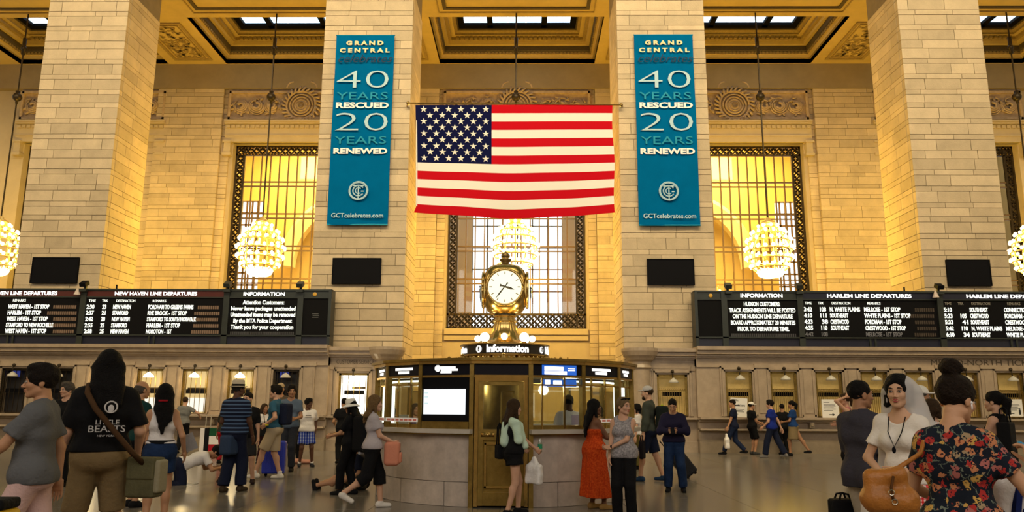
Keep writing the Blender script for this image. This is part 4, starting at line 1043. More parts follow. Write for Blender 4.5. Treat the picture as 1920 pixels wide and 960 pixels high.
def head_sdf(fem):
    s = SDF(.03); w = .96 if fem else 1.0
    s.ell((0, -.012, .035), (.076*w, .096, .090)).ell((0, .028, -.03), (.058*w, .062, .085))
    s.cap((-.045*w, .0, -.062), (-.012, .066, -.098), .024, .018, .02).cap((.045*w, .0, -.062), (.012, .066, -.098), .024, .018, .02)
    s.ell((0, .070, -.098), (.022, .018, .018), .015)
    s.cap((-.032, .074, .024), (.032, .074, .024), .014 if fem else .017, None, .02)
    for x in (-.036, .036): s.ell((x*w, .062, -.026), (.026, .026, .024), .02)
    for x in (-.031, .031): s.ell((x, .101, .002), (.017, .016, .013), .010, sub=True)
    s.cap((0, .088, .006), (0, .106 if fem else .112, -.032), .007, .0095 if fem else .013, .010)
    for x in (-.012, .012): s.ell((x, .100, -.038), (.009, .010, .008), .006)
    s.cap((-.016, .090, -.061), (.016, .090, -.061), .0075, None, .006).cap((-.014, .088, -.072), (.014, .088, -.072), .008, None, .006)
    for x in (-1, 1): s.ell((x*.077*w, -.012, -.012), (.010, .022, .033), .006)
    s.cap((0, -.02, -.07), (0, -.040, -.19), .050 if fem else .056, .050 if fem else .060, .02)
    return s
HEADS = {f: head_sdf(f).vf(.0085) for f in (False, True)}
HEADS_LO = {f: head_sdf(f).vf(.013) for f in (False, True)}
def hair_sdf(style):
    s = SDF(.02); base = lambda g=.0: s.ell((0, -.018, .044), (.084+g, .104+g, .094+g))
    face = lambda y=.118, z=-.035: s.ell((0, y, z), (.075, .068, .108), .012, sub=True)
    if style == 'short':
        base(); face(); s.cut((0, 0, -.05), (0, .55, -1)); s.noise = (.004, 75, 1)
    elif style == 'shortthick':
        base(.012); s.ell((0, .045, .105), (.075, .05, .04)); face(.125); s.cut((0, 0, -.06), (0, .5, -1)); s.noise = (.005, 70, 2)
    elif style == 'balding':
        s.ell((0, -.03, .012), (.083, .098, .082)); face(); s.ell((0, .02, .11), (.075, .10, .065), .01, sub=True); s.cut((0, 0, -.06), (0, .4, -1))
    elif style in ('long', 'longwide', 'longshoulder'):
        base(.01); face(.115, -.02); L = {'long': -.42, 'longwide': -.40, 'longshoulder': -.27}[style]; w = .060 if style != 'longwide' else .070
        for x in (-1, -.5, 0, .5, 1): s.cap((x*w, -.05, .0), (x*w*1.1, -.112, -.17), .052, .045, .03).cap((x*w*1.1, -.112, -.17), (x*w*(1.1+.25*x), -.165, L*(1.04-.28*abs(x)+.06*math.sin(9*x+1))), .045, .022, .03)
        for x in (-1, 1): s.cap((x*.078, .0, .02), (x*.09, .0, -.18), .028, .022, .02)
        s.noise = (.0022, 60, 3)
    elif style == 'ponytail':
        base(.002); face(.112, -.03); s.cut((0, 0, -.07), (0, .6, -1)); s.cap((0, -.11, .05), (0, -.15, .0), .04, .05, .02).cap((0, -.15, .0), (0, -.12, -.26), .055, .03, .02); s.noise = (.005, 65, 4)
    elif style == 'bun':
        base(.004); face(.110, -.03); s.cut((0, -.02, -.085), (0, .75, -1)); s.ell((0, -.055, .165), (.058, .056, .052), .012); s.noise = (.005, 80, 5)
    elif style == 'bob':
        base(.008); face(.112, -.03)
        for x in (-1, 1): s.cap((x*.075, -.02, .02), (x*.082, -.02, -.09), .034, .028, .03)
        s.cap((-.05, -.085, 0), (.05, -.085, 0), .04, None, .03).cap((0, -.08, 0), (0, -.085, -.10), .06, .05, .03); s.noise = (.004, 60, 6)
    elif style == 'half':      # swept back hair with a small tie
        base(.006); face(.112, -.03); s.cut((0, 0, -.10), (0, .8, -1)); s.ell((0, -.12, -.045), (.035, .035, .05), .02); s.noise = (.004, 65, 7)
    return s
HAIRS = {}
def hair_vf(style, vox):
    k = (style, round(vox, 3))
    if k not in HAIRS: HAIRS[k] = hair_sdf(style).vf(vox)
    return HAIRS[k]
EYEW = mat('eye_white', (.50, .46, .42), .4); IRIS = mat('dark_iris', (.02, .012, .008), .2)
def eye_mesh():
    q = MB(); q.ball((0, 0, 0), .0125, 10, 7, (1, 1, .62)); q.cm = 1; q.ball((0, .0078, 0), .0070, 8, 5, (1, 1, .95)); q.tube([(-.014, .004, .002), (-.006, .0115, .0075), (.006, .0115, .0075), (.014, .004, .002)], .0022, 5); return q.mesh('eye', [EYEW, IRIS], True)
EYE = eye_mesh()
BROW = {}; LIPS = {}
def ik(a, t, l1, l2, pole):
    a, t, pole = (np.array(v, float) for v in (a, t, pole)); d = t-a; L = np.linalg.norm(d); mx = (l1+l2)*.998
    if L > mx: t = a+d/L*mx; d = t-a; L = mx
    u = d/L; x = (l1*l1-l2*l2+L*L)/(2*L); h = math.sqrt(max(l1*l1-x*x, 0)); pp = pole-u*(pole@u); pp /= np.linalg.norm(pp)+1e-9
    return a+u*x+pp*h, t
def rotm(yaw=0, pitch=0, roll=0):      # pitch > 0 leans forward (+y), yaw about z, roll to the side
    cy, sy = math.cos(yaw), math.sin(yaw); cp, sp = math.cos(-pitch), math.sin(-pitch); cr, sr = math.cos(roll), math.sin(roll)
    Rz = np.array(((cy, -sy, 0), (sy, cy, 0), (0, 0, 1))); Rx = np.array(((1, 0, 0), (0, cp, -sp), (0, sp, cp))); Ry = np.array(((cr, 0, sr), (0, 1, 0), (-sr, 0, cr)))
    return Rz @ Rx @ Ry
def M4(Rm, t):
    return Matrix([list(map(float, Rm[i]))+[float(t[i])] for i in range(3)]+[[0, 0, 0, 1]])
SKINS = {}
def skin(col):
    if col not in SKINS: SKINS[col] = mat('skin', col, .55, noise=.10, nscale=14, spec=.3)
    return SKINS[col]
CLOTHS = {}
def cloth(name, col, **k):
    if name not in CLOTHS: CLOTHS[name] = mat(name, col, k.pop('rough', .85), spec=k.pop('spec', .15), coord='obj', bump=k.pop('bump', .35), bscale=k.pop('bscale', 38), **k)
    return CLOTHS[name]
LIGHT, TAN, DARKS, MID = (.60, .34, .22), (.48, .25, .135), (.105, .045, .024), (.36, .18, .095)
class P: pass
def person(px, D, top, yaw, label, female=False, sk=LIGHT, girth=1.0, vox=.016, hair='short', hairc=(.012, .008, .006), lean=0, side=0, twist=0, hyaw=0, hpitch=0, hroll=0,
           la=None, ra=None, lpole=(-.4, -1, -.2), rpole=(.4, -1, -.2), lf=(-.10, 0), rf=(.10, 0), lfz=0, rfz=0, fyaw=(8, -8), pelvis=(0, 0, .93), hands=('relaxed', 'relaxed'),
           top_=None, bottom=None, shoes=None, height=None, face=True, hat=None, kneel=None, group=None, legpole=(0, 1, .1), extra=None, baseh=1.735, z0=0.0, lhand_d=None, rhand_d=None, sock=None, toes_up=False):
    vox *= 1.1; g = P(); base = at(px, 700, D); yaw = yaw-math.degrees(math.atan2(base[0]-CAM[0], D)); zt = at(px, top, D)[2] if top else 1.7
    s = height if height else (zt-z0)/baseh
    root = empty('person', (base[0], D, z0), R(yaw), label, 'person', group); root.scale = (s, s, s)
    Pv = np.array(pelvis, float); Rt = rotm(R(twist), R(lean), R(side)); Tx = lambda v: Pv+Rt @ np.array(v, float)
    fw = .9 if female else 1.0; shx = .140 if female else .170
    SM = skin(sk)
    S = {}; E = {}; Wr = {}; H = {}; K = {}; A = {}
    for sd, nm, tgt, pole in ((-1, 'l', la, lpole), (1, 'r', ra, rpole)):
        S[nm] = Tx((sd*shx, -.005, .438))
        if tgt is None: tgt = (sd*(.235*max(1, girth*.97)), .03, .80)
        E[nm], Wr[nm] = ik(S[nm], tgt, .285, .25, pole)
    for sd, nm, f_, fz in ((-1, 'l', lf, lfz), (1, 'r', rf, rfz)):
        H[nm] = Pv+rotm(R(twist)*.3, R(lean)*.3 if kneel is None else 0) @ np.array((sd*.088, 0, -.03))
        tgt = (f_[0], f_[1], .085+fz); K[nm], A[nm] = ik(H[nm], tgt, .425, .41, legpole if kneel is None else kneel)
    tg = girth
    def torso(q, off=0.0, arms=True, low=-9):
        r = lambda v: v*tg+off
        q.cap(Tx((-.072*tg, 0, 0)), Tx((.072*tg, 0, 0)), r(.108 if not female else .112))
        for sd in (-1, 1): q.cap(Tx((sd*.065, -.055, -.03)), Tx((sd*.065, -.05, -.02)), r(.082), None, .05)
        q.cap(Tx((-.055*tg*fw, .01*tg, .15)), Tx((.055*tg*fw, .01*tg, .15)), r(.098 if not female else .085))
        q.cap(Tx((-.075*fw, 0, .31)), Tx((.075*fw, 0, .31)), r(.108*fw))
        q.cap(Tx((-.10*fw, -.012, .415)), Tx((.10*fw, -.012, .415)), .078*(1+.5*(tg-1))*fw+off)
        if female:
            for sd in (-1, 1): q.ell(Tx((sd*.068, .078, .315)), np.array((.058, .055, .058))*tg+off, .04)
        q.cap(Tx((-shx*.93, -.008, .438)), Tx((shx*.93, -.008, .438)), .050*fw+off*.7)
        for sd in (-1, 1): q.cap(Tx((sd*.035, -.018, .50)), Tx((sd*.12, -.012, .452)), .045*fw+off*.7, .042*fw+off*.7, .04)
        q.cap(Tx((0, -.02, .46)), Tx((0, -.012, .53)), .070*fw+off, .056*fw, .04)
    # ---- body
    b = SDF(.045); torso(b)
    b.cap(Tx((0, -.012, .50)), Tx((0, .0, .60)), .052*fw, .050*fw, .03)
    for nm in 'lr':
        gg = 1+.6*(tg-1)
        b.cap(H[nm], K[nm], .086*gg, .056*gg, .04).cap(K[nm], A[nm], .053*gg, .036, .03)
        cm = K[nm]+(A[nm]-K[nm])*.28; bk = np.array((0, -.018, 0)); b.ell(cm+bk, np.array((.048, .052, .085))*gg, .03)
        b.cap(S[nm], E[nm], .049*gg*fw, .038*gg*fw, .035).cap(E[nm], Wr[nm], .038*gg*fw, .026*fw, .02)
    feet = {}
    for nm, fy in zip('lr', fyaw):
        d = np.array((-math.sin(R(fy)), math.cos(R(fy)), 0)); a = A[nm]
        tilt = (lfz if nm == 'l' else rfz)
        dz = -.5 if tilt > .12 else 0
        d3 = np.array((d[0], d[1], dz)); d3 /= np.linalg.norm(d3); 
        if kneel is not None: d3 = np.array((0, -.8, -.45))
        if toes_up: d3 = np.array((.05, .25, .96))
        heel = a+np.array((0, 0, -.045))-d3*.035; toe = a+np.array((0, 0, -.058))+d3*.14
        feet[nm] = (a, heel, toe, d3)
        b.cap(a, heel, .038, .034, .02).cap(heel, toe, .034, .024, .02)
    V, Q = b.vf(vox)
    Hn = Tx((0, .0, .53)); Rh = Rt @ rotm(0) ; Rhd = rotm(R(twist+hyaw), R(lean*.35+hpitch), R(side*.4+hroll))
    Hc = Tx((0, -.004, .55))+Rhd @ np.array((0, .022, .122)); g.Hc = Hc; g.Rh = Rhd
    parts = [(V, Q)]
    hv, hq = (HEADS if vox < .0182 else HEADS_LO)[female]; parts.append((hv @ Rhd.T+Hc, hq))
    hv_, hq_ = None, None
    for i, nm in enumerate('lr'):
        sd = -1 if nm == 'l' else 1
        f = Wr[nm]-E[nm]; f /= np.linalg.norm(f)
        dd = lhand_d if nm == 'l' else rhand_d
        if dd is not None: f = np.array(dd, float); f /= np.linalg.norm(f)
        inn = Rt @ np.array((-sd, .12, 0.)); y = inn-f*(inn@f); y /= np.linalg.norm(y); z = np.cross(f, y)
        hv_, hq_ = HANDS[hands[i]]; hv_ = hv_.copy()
        fwd = Rt @ np.array((0, 1., .3)); 
        if z@fwd < 0: z = -z; hq_ = hq_[:, ::-1]
        if np.dot(np.cross(f, y), z) < 0 and False: pass
        B = np.stack((f, y, z), 1); parts.append((hv_ @ B.T+Wr[nm]-f*.005, hq_))
    n = 0; Vs = []; Qs = []
    for v, q in parts: Vs.append(v); Qs.append(q+n); n += len(v)
    link('body', rawmesh('body', np.concatenate(Vs), np.concatenate(Qs), SM, True), root)
    g.root, g.Tx, g.Rt, g.S, g.E, g.W, g.H, g.K, g.A, g.s, g.tg, g.vox, g.female = root, Tx, Rt, S, E, Wr, H, K, A, s, tg, vox, female
    cv = vox*.98
    Hmat = M4(Rhd, Hc)
    # ---- face
    if face:
        for x in (-.031, .031):
            e = link('eye', EYE, root); e.matrix_local = Hmat @ Matrix.Translation((x, .0865, .003))
        bk = hairc
        if bk not in BROW:
            BROW[bk] = MB().tube([(-.020, 0, -.004), (-.006, .004, .003), (.008, .004, .004), (.02, -.004, 0)], [.002, .0042, .004, .002], 5).mesh('eyebrow', cloth('brow_%d' % len(BROW), bk), True)
        for x in (-.032, .032):
            e = link('eyebrow', BROW[bk], root); e.matrix_local = Hmat @ Matrix.Translation((x, .091, .026))
        lk = (sk, female)
        if lk not in LIPS:
            lc = tuple(c*f for c, f in zip(sk, (.85, .42, .42))) if female else tuple(c*f for c, f in zip(sk, (.8, .6, .6)))
            if extra and 'redlips' in extra: lc = (.30, .012, .02)
            LIPS[lk] = MB().tube([(-.024, -.010, 0), (-.010, .001, .005), (0, .003, .003), (.010, .001, .005), (.024, -.010, 0)], [.002, .005, .005, .005, .002], 6).tube([(-.022, -.010, -.003), (-.008, 0, -.011), (.008, 0, -.011), (.022, -.010, -.003)], [.002, .006, .006, .002], 6).mesh('lips', mat('lips', lc, .4), True)
        e = link('lips', LIPS[lk], root); e.matrix_local = Hmat @ Matrix.Translation((0, .0965, -.062))
    if hair:
        v, q = hair_vf(hair, max(.0085, min(vox*.8, .014)))
        h = link('hair', rawmesh('hair', v, q, cloth('hair_%s' % str(hairc), hairc, rough=.7, spec=.15, noise=.5, nscale=55, bump=.9, bscale=90), True), root); h.matrix_local = Hmat
    if extra and 'beard' in extra:
        q = SDF(.015).ell((0, .052, -.085), (.058, .052, .05)).ell((0, .09, -.048), (.045, .03, .035), sub=True); q.noise = (.003, 90, 1)
        h = link('beard', q.mesh('beard', cloth('hair_%s' % str(hairc), hairc), .009), root); h.matrix_local = Hmat
    if hat: 
        h = hat(); h.parent = root; h.matrix_local = Hmat
    up = Rt @ np.array((0, 0, 1.))
    # ---- top garment
    if top_:
        m, kind = top_[0], top_[1]; o = top_[2] if len(top_) > 2 else {}
        hem = o.get('hem', -.06)+.03; off = o.get('off', .016)-.004; neck = o.get('neck', .485)
        c = SDF(.05); torso(c, off); c.cap(Tx((-.072*tg, .004, .02)), Tx((.072*tg, .004, .02)), (.116 if not female else .120)*tg+off, None, .03)
        slv = o.get('sleeve', {'tee': .62, 'tank': 0, 'long': 2.0, 'short': .8, 'strapless': 0, 'rolled': 1.55}.get(kind, .6))
        if hem < -.10: c.cap(Tx((-.075*tg, 0, hem)), Tx((.075*tg, 0, hem)), (.118 if not female else .125)*tg+off+o.get('flare', 0))
        for nm in 'lr':
            if slv > 0:
                d = E[nm]-S[nm]; L = np.linalg.norm(d); u = d/L; e1 = S[nm]+d*min(slv, 1.0)
                lo = o.get('loose', .010)+off
                c.cap(S[nm]-u*.0, e1+u*.03, .050*fw*(1+.6*(tg-1))+off, .042*fw*(1+.6*(tg-1))+lo, .04, [(e1, u)] if slv <= 1 else ())
                if slv > 1:
                    d2 = Wr[nm]-E[nm]; u2 = d2/np.linalg.norm(d2); e2 = E[nm]+d2*(min(slv, 1.98)-1); c.cap(E[nm], e2+u2*.03, .042*fw+lo*.8, .030*fw+lo*.8, .03, [(e2, u2)])
        c.cut(Tx((0, 0, hem)), -up)
        sc = o.get('scoop', 1.0); c.ell(Tx((0, .012+.03*(sc-1), .555-.03*(sc-1))), np.array((.078*(.6+.4*sc), .082*sc**.5, .085*sc)), .008, sub=True, M=Rt); c.cut(Tx((0, 0, .56)), up)
        if kind == 'tank':
            for sd in (-1, 1): c.ell(Tx((sd*(shx+.045), .0, .40)), np.array((.075, .13, .14)), .01, sub=True, M=Rt)
        if kind == 'strapless': c.cut(Tx((0, 0, o.get('topz', .36))), up)
        c.noise = (o.get('fold', .0055), 27, (px % 7))
        V_, Q_ = c.vf(cv); g.top = link(o.get('name', 'shirt'), rawmesh('shirt', V_, Q_, m, True), root)
    # ---- bottom garment
    if bottom:
        m, kind = bottom[0], bottom[1]; o = bottom[2] if len(bottom) > 2 else {}
        c = SDF(.04); off = o.get('off', .012); waist = o.get('waist', .07)
        if top_ and 'waist' not in o: waist = min(waist, (top_[2] if len(top_) > 2 else {}).get('hem', -.06)+.03+.05)
        c.cap(Tx((-.072*tg, 0, 0)), Tx((.072*tg, 0, 0)), (.110 if not female else .114)*tg+off)
        for sd in (-1, 1): c.cap(Tx((sd*.065, -.055, -.03)), Tx((sd*.065, -.05, -.02)), .082*tg+off, None, .05)
        c.cap(Tx((-.055*tg*fw, .008, .12)), Tx((.055*tg*fw, .008, .12)), (.086 if female else .094)*tg+off*.5)
        if kind in ('trousers', 'shorts', 'capri'):
            ln = {'trousers': 1.97, 'shorts': .92, 'capri': 1.35}[kind] if 'len' not in o else o['len']; w = o.get('wide', .012 if kind != 'shorts' else .030)
            gg = 1+.6*(tg-1)
            for nm in 'lr':
                d = K[nm]-H[nm]; u = d/np.linalg.norm(d)
                if ln <= 1:
                    e = H[nm]+d*ln; c.cap(H[nm], e+u*.03, .088*gg+off, (.086+(.056-.086)*ln)*gg+off+w, .03, [(e, u)])
                else:
                    d2 = A[nm]-K[nm]; u2 = d2/np.linalg.norm(d2); e = K[nm]+d2*(ln-1)
                    c.cap(H[nm], K[nm], .088*gg+off, .058*gg+off+w*.7, .03).cap(K[nm], e+u2*.02, .058*gg+off+w*.7, (.056-.012*(ln-1))*gg+off+w, .02, [(e, u2)])
        else:
            hz = Pv[2]-o.get('len', .45); rr = o.get('r', .2); cx = (A['l']+A['r'])/2*0+Pv
            c.cap((Pv[0]-.06, Pv[1], Pv[2]+.02), (Pv[0]-.06*rr/.12, Pv[1]+.01, hz), .115*tg+off, rr, .03).cap((Pv[0]+.06, Pv[1], Pv[2]+.02), (Pv[0]+.06*rr/.12, Pv[1]+.01, hz), .115*tg+off, rr, .03)
            c.cut((0, 0, hz), (0, 0, -1)); c.pleat = (o.get('pleat', .008), 18); c.pc = (Pv[0], Pv[1], Pv[2]-.03)
        c.cut(Tx((0, 0, waist)), up); c.noise = (o.get('fold', .004), 20, (px % 5))
        V_, Q_ = c.vf(cv); g.bot = link(o.get('name', kind), rawmesh(kind, V_, Q_, m, True), root)
    if shoes:
        for nm in 'lr':
            a, heel, toe, d3 = feet[nm]; q = SDF(.02)
            q.cap(heel+np.array((0, 0, .0)), toe, .045, .035, .02).cap(a, heel, .046, .045, .02).cap(heel-np.array((0, 0, .018)), toe-np.array((0, 0, .006)), .038, .036, .01)
            if abs(d3[2]) < .1 and not toes_up: q.cut((0, 0, a[2]-.084), (0, 0, -1))
            if not toes_up: q.cut(a+np.array((0, 0, .012)), (0, 0, 1))
            link('shoe', q.mesh('shoe', shoes, min(vox, .014)), root)
    if sock:
        for nm in 'lr':
            a = A[nm]; q = SDF(.01).cap(a, a+np.array((0, 0, .07)), .043, .045, cuts=[(a+np.array((0, 0, .06)), np.array((0, 0, 1.)))]); link('sock', q.mesh('sock', sock, min(vox, .014)), root)
    return g
def to_world(g, v):
    s = g.s; y = g.root.rotation_euler[2]; v = np.array(v, float)*s
    l = g.root.location; return np.array((l[0]+v[0]*math.cos(y)-v[1]*math.sin(y), l[1]+v[0]*math.sin(y)+v[1]*math.cos(y), l[2]+v[2]))
def hat_cap(m, brim=1):
    def f():
        q = SDF(.01).ell((0, -.012, .058), (.088, .106, .088)); q.cut((0, 0, .045), (0, -.12, -1))
        q2 = SDF(.01).ell((0, .10, .048), (.07, .085, .012)) if brim else None
        o = empty('cap', (0, 0, 0)); link('cap_crown', q.mesh('cap_crown', m, .009), o)
        if q2: link('cap_peak', q2.mesh('cap_peak', m, .008), o)
        return o
    return f
def hat_brim(m, band, r=.155, h=.085, droop=.0):
    def f():
        o = empty('hat', (0, 0, 0))
        MB().lathe([(.098, .05), (.10, .08), (.094, .06+h), (.07, .075+h), (.0, .07+h)], 20, (0, -.012, 0)).build('hat_crown', m, o, smooth=True)
        MB().lathe([(.09, .055), (r*.8, .05-droop*.5), (r, .05-droop), (r, .042-droop), (.09, .045)], 24, (0, -.012, 0)).build('hat_brim', m, o, smooth=True)
        if band: MB().lathe([(.1015, .056), (.1025, .085), (.098, .086)], 20, (0, -.012, 0)).build('hat_band', band, o)
        return o
    return f
def strap(name, pts, w, m, parent=None, t=.006):
    """flat strap through world points"""
    pts = [Vector(tuple(map(float, p))) for p in pts]
    q = MB(); q.tube(pts, w*.5, 6); return q.build(name, m, parent, smooth=True)
# ------------------------------------------------------------------ cloth materials
C = cloth
BLK = C('black_cloth', (.006, .006, .007)); NAVYC = C('navy_cloth', (.010, .014, .035)); JEANS = C('blue_denim', (.014, .034, .095), noise=.4, nscale=12)
WHT = C('white_cotton', (.72, .68, .66)); GREYT = C('grey_jersey', (.115, .118, .125)); PINKT = C('pale_pink_twill', (.62, .42, .40)); KHAKI = C('khaki_canvas', (.23, .16, .075), noise=.2, nscale=8)
BEIGE = C('beige_cotton', (.48, .38, .25)); BLUEC = C('royal_blue_cotton', (.010, .025, .22)); TEALC = C('teal_blue_cotton', (.03, .10, .16)); CHAR = C('purple_grey_shirt', (.045, .042, .055))
LGREY = C('light_grey_jersey', (.42, .38, .40)); DGREEN = C('dark_green_cotton', (.006, .035, .032)); HOOD = C('grey_green_hoodie', (.055, .062, .05)); MIDNAVY = C('midnight_blue_shirt', (.012, .010, .030))
CREAMS = C('cream_trousers', (.42, .36, .28)); REDC = C('red_cloth', (.35, .012, .02)); MINT = C('mint_knit', (.55, .72, .58)); WSHOE = C('white_canvas_shoe', (.70, .66, .60)); BSHOE = C('black_shoe', (.008, .008, .009)); BRSHOE = C('brown_shoe', (.05, .035, .02)); BLSHOE = C('blue_trainer', (.02, .05, .12))
GOLDSH = C('gold_sandal', (.30, .17, .05)); OLIVE = C('olive_canvas', (.13, .12, .06), noise=.3, nscale=9)
def pat(name, build, rough=.85):
    m = bpy.data.materials.new(name); m.use_nodes = True; nt = m.node_tree; b = nt.nodes['Principled BSDF']; b.inputs['Roughness'].default_value = rough; b.inputs['Specular IOR Level'].default_value = .15
    tc = nt.nodes.new('ShaderNodeTexCoord').outputs['Object']; nt.links.new(build(nt.nodes, nt.links, tc), b.inputs['Base Color']); return m
def ramp(N, L, fac, stops, const=True):
    r = N.new('ShaderNodeValToRGB'); r.color_ramp.interpolation = 'CONSTANT' if const else 'LINEAR'
    e = r.color_ramp.elements
    while len(e) < len(stops): e.new(.5)
    for el, (p, c) in zip(e, stops): el.position = p; el.color = tuple(c)+(1,)
    L.new(fac, r.inputs[0]); return r.outputs[0]
def wave(N, L, tc, axis, scale):
    w = N.new('ShaderNodeTexWave'); w.bands_direction = axis; w.inputs['Scale'].default_value = scale; L.new(tc, w.inputs['Vector']); return w.outputs['Fac']
def mul(N, L, a, b, mode='MULTIPLY'):
    x = N.new('ShaderNodeMix'); x.data_type = 'RGBA'; x.blend_type = mode; x.inputs['Factor'].default_value = 1; L.new(a, x.inputs['A']); L.new(b, x.inputs['B']); return x.outputs['Result']
STRIPED = pat('navy_striped_polo', lambda N, L, t: ramp(N, L, wave(N, L, t, 'Z', 5.2), [(0, (.008, .012, .03)), (.72, (.07, .12, .22))]))
PLAID = pat('blue_plaid', lambda N, L, t: mul(N, L, ramp(N, L, wave(N, L, t, 'X', 5), [(0, (.02, .05, .28)), (.6, (.3, .35, .5))]), ramp(N, L, wave(N, L, t, 'Z', 4), [(0, (.5, .55, .9)), (.7, (1, 1, 1))])))
GINGHAM = pat('red_gingham', lambda N, L, t: mul(N, L, ramp(N, L, wave(N, L, t, 'X', 13), [(0, (.85, .10, .10)), (.5, (.85, .75, .72))]), ramp(N, L, wave(N, L, t, 'Z', 13), [(0, (.75, .25, .25)), (.5, (1, .95, .95))])))
def _camo(N, L, t):
    n = N.new('ShaderNodeTexNoise'); n.inputs['Scale'].default_value = 16; L.new(t, n.inputs['Vector']); return ramp(N, L, n.outputs['Fac'], [(0, (.02, .02, .015)), (.48, (.07, .06, .035)), (.58, (.12, .10, .06))])
CAMO = pat('camouflage_cotton', _camo)
def _floral(N, L, t):
    nz = N.new('ShaderNodeTexNoise'); nz.inputs['Scale'].default_value = 30; L.new(t, nz.inputs['Vector'])
    mx = N.new('ShaderNodeMix'); mx.data_type = 'VECTOR'; mx.inputs['Factor'].default_value = .045; L.new(t, mx.inputs['A']); L.new(nz.outputs['Color'], mx.inputs['B'])
    v = N.new('ShaderNodeTexVoronoi'); v.inputs['Scale'].default_value = 23; L.new(mx.outputs['Result'], v.inputs['Vector'])
    petals = ramp(N, L, v.outputs['Distance'], [(0, (1, 1, 1)), (.52, (0, 0, 0))])
    core = ramp(N, L, v.outputs['Distance'], [(0, (1, 1, 1)), (.13, (0, 0, 0))])
    sp = N.new('ShaderNodeSeparateColor'); L.new(v.outputs['Color'], sp.inputs[0])
    colr = ramp(N, L, sp.outputs[0], [(0, (.42, .035, .03)), (.22, (.55, .22, .10)), (.42, (.60, .36, .09)), (.6, (.42, .14, .12)), (.72, (.012, .016, .026)), (.9, (.36, .26, .15))])
    w = N.new('ShaderNodeTexVoronoi'); w.feature = 'DISTANCE_TO_EDGE'; w.inputs['Scale'].default_value = 11; L.new(mx.outputs['Result'], w.inputs['Vector'])
    vine = ramp(N, L, w.outputs['Distance'], [(0, (.15, .18, .14)), (.02, (.010, .014, .024))])
    a = N.new('ShaderNodeMix'); a.data_type = 'RGBA'; L.new(petals, a.inputs['Factor']); L.new(vine, a.inputs['A']); L.new(colr, a.inputs['B'])
    c = N.new('ShaderNodeMix'); c.data_type = 'RGBA'; L.new(core, c.inputs['Factor']); L.new(a.outputs['Result'], c.inputs['A']); c.inputs['B'].default_value = (.20, .03, .02, 1)
    pn = N.new('ShaderNodeTexNoise'); pn.inputs['Scale'].default_value = 85; L.new(t, pn.inputs['Vector'])
    pr = ramp(N, L, pn.outputs['Fac'], [(0, (0, 0, 0)), (.40, (1, 1, 1))])
    d = N.new('ShaderNodeMix'); d.data_type = 'RGBA'; L.new(pr, d.inputs['Factor']); d.inputs['A'].default_value = (.010, .014, .024, 1); L.new(c.outputs['Result'], d.inputs['B'])
    return d.outputs['Result']
FLORAL = pat('dark_floral_print', _floral)
def _heather(N, L, t):
    n = N.new('ShaderNodeTexNoise'); n.inputs['Scale'].default_value = 45; L.new(t, n.inputs['Vector']); return ramp(N, L, n.outputs['Fac'], [(.3, (.16, .15, .16)), (.7, (.42, .39, .40))], False)
HEATHER = pat('heather_grey_knit', _heather)
def _orange(N, L, t):
    n = N.new('ShaderNodeTexNoise'); n.inputs['Scale'].default_value = 40; L.new(t, n.inputs['Vector']); return ramp(N, L, n.outputs['Fac'], [(.35, (.42, .035, .005)), (.65, (.62, .085, .012))], False)
ORANGE = pat('orange_patterned_cotton', _orange)
VEIL = glass('veil_tulle', (.9, .88, .86), .0)
def tulle():
    m = bpy.data.materials.new('white_tulle'); m.use_nodes = True; nt = m.node_tree; b = nt.nodes['Principled BSDF']; b.inputs['Base Color'].default_value = (.75, .72, .70, 1); b.inputs['Alpha'].default_value = .62; b.inputs['Roughness'].default_value = .9; return m
TULLE = tulle()
BROWNH = (.055, .03, .014); BLONDE = (.20, .12, .05); GREYH = (.10, .085, .07); BLKH = (.006, .005, .005)
# ------------------------------------------------------------------ bags
def bag(name, loc, rz, label, cat, shapes, group=None, scale=1.0):
    r = empty(name, loc, rz, label, cat, group); r.scale = (scale,)*3
    for nm, m, s, v in shapes: link(nm, s.mesh(nm, m, v), r)
    return r
def tubes(parent, nm, m, pts, r): return MB().tube(pts, r, 6).build(nm, m, parent, smooth=True)
# ------------------------------------------------------------------ people, left part
walker = person(84, 6.1, 683, 76, 'person striding left in a grey polo shirt and pale pink trousers', sk=TAN, vox=.011, hair='shortthick', la=(-.22, .36, .93), ra=(.24, -.12, .86), lf=(-.08, .30), rf=(.08, -.30), rfz=.06, hyaw=12, hpitch=2,
    top_=(GREYT, 'tee', {'sleeve': .72, 'hem': -.10, 'off': .030}), bottom=(PINKT, 'trousers', {'wide': .03}), shoes=WSHOE, twist=0)
big = person(203, 7.0, 657, 2, 'person seen from behind with long black hair, black tee and khaki cargo shorts', girth=1.10, vox=.011, hair='longwide', hairc=BLKH, la=(-.29, .10, .86), ra=(.28, .16, .92), lf=(-.17, 0), rf=(.17, 0),
    top_=(BLK, 'tee', {'sleeve': .85, 'hem': -.01, 'off': .022, 'loose': .014}), bottom=(KHAKI, 'shorts', {'len': .96, 'wide': .022, 'off': .012}), shoes=BSHOE, face=False)
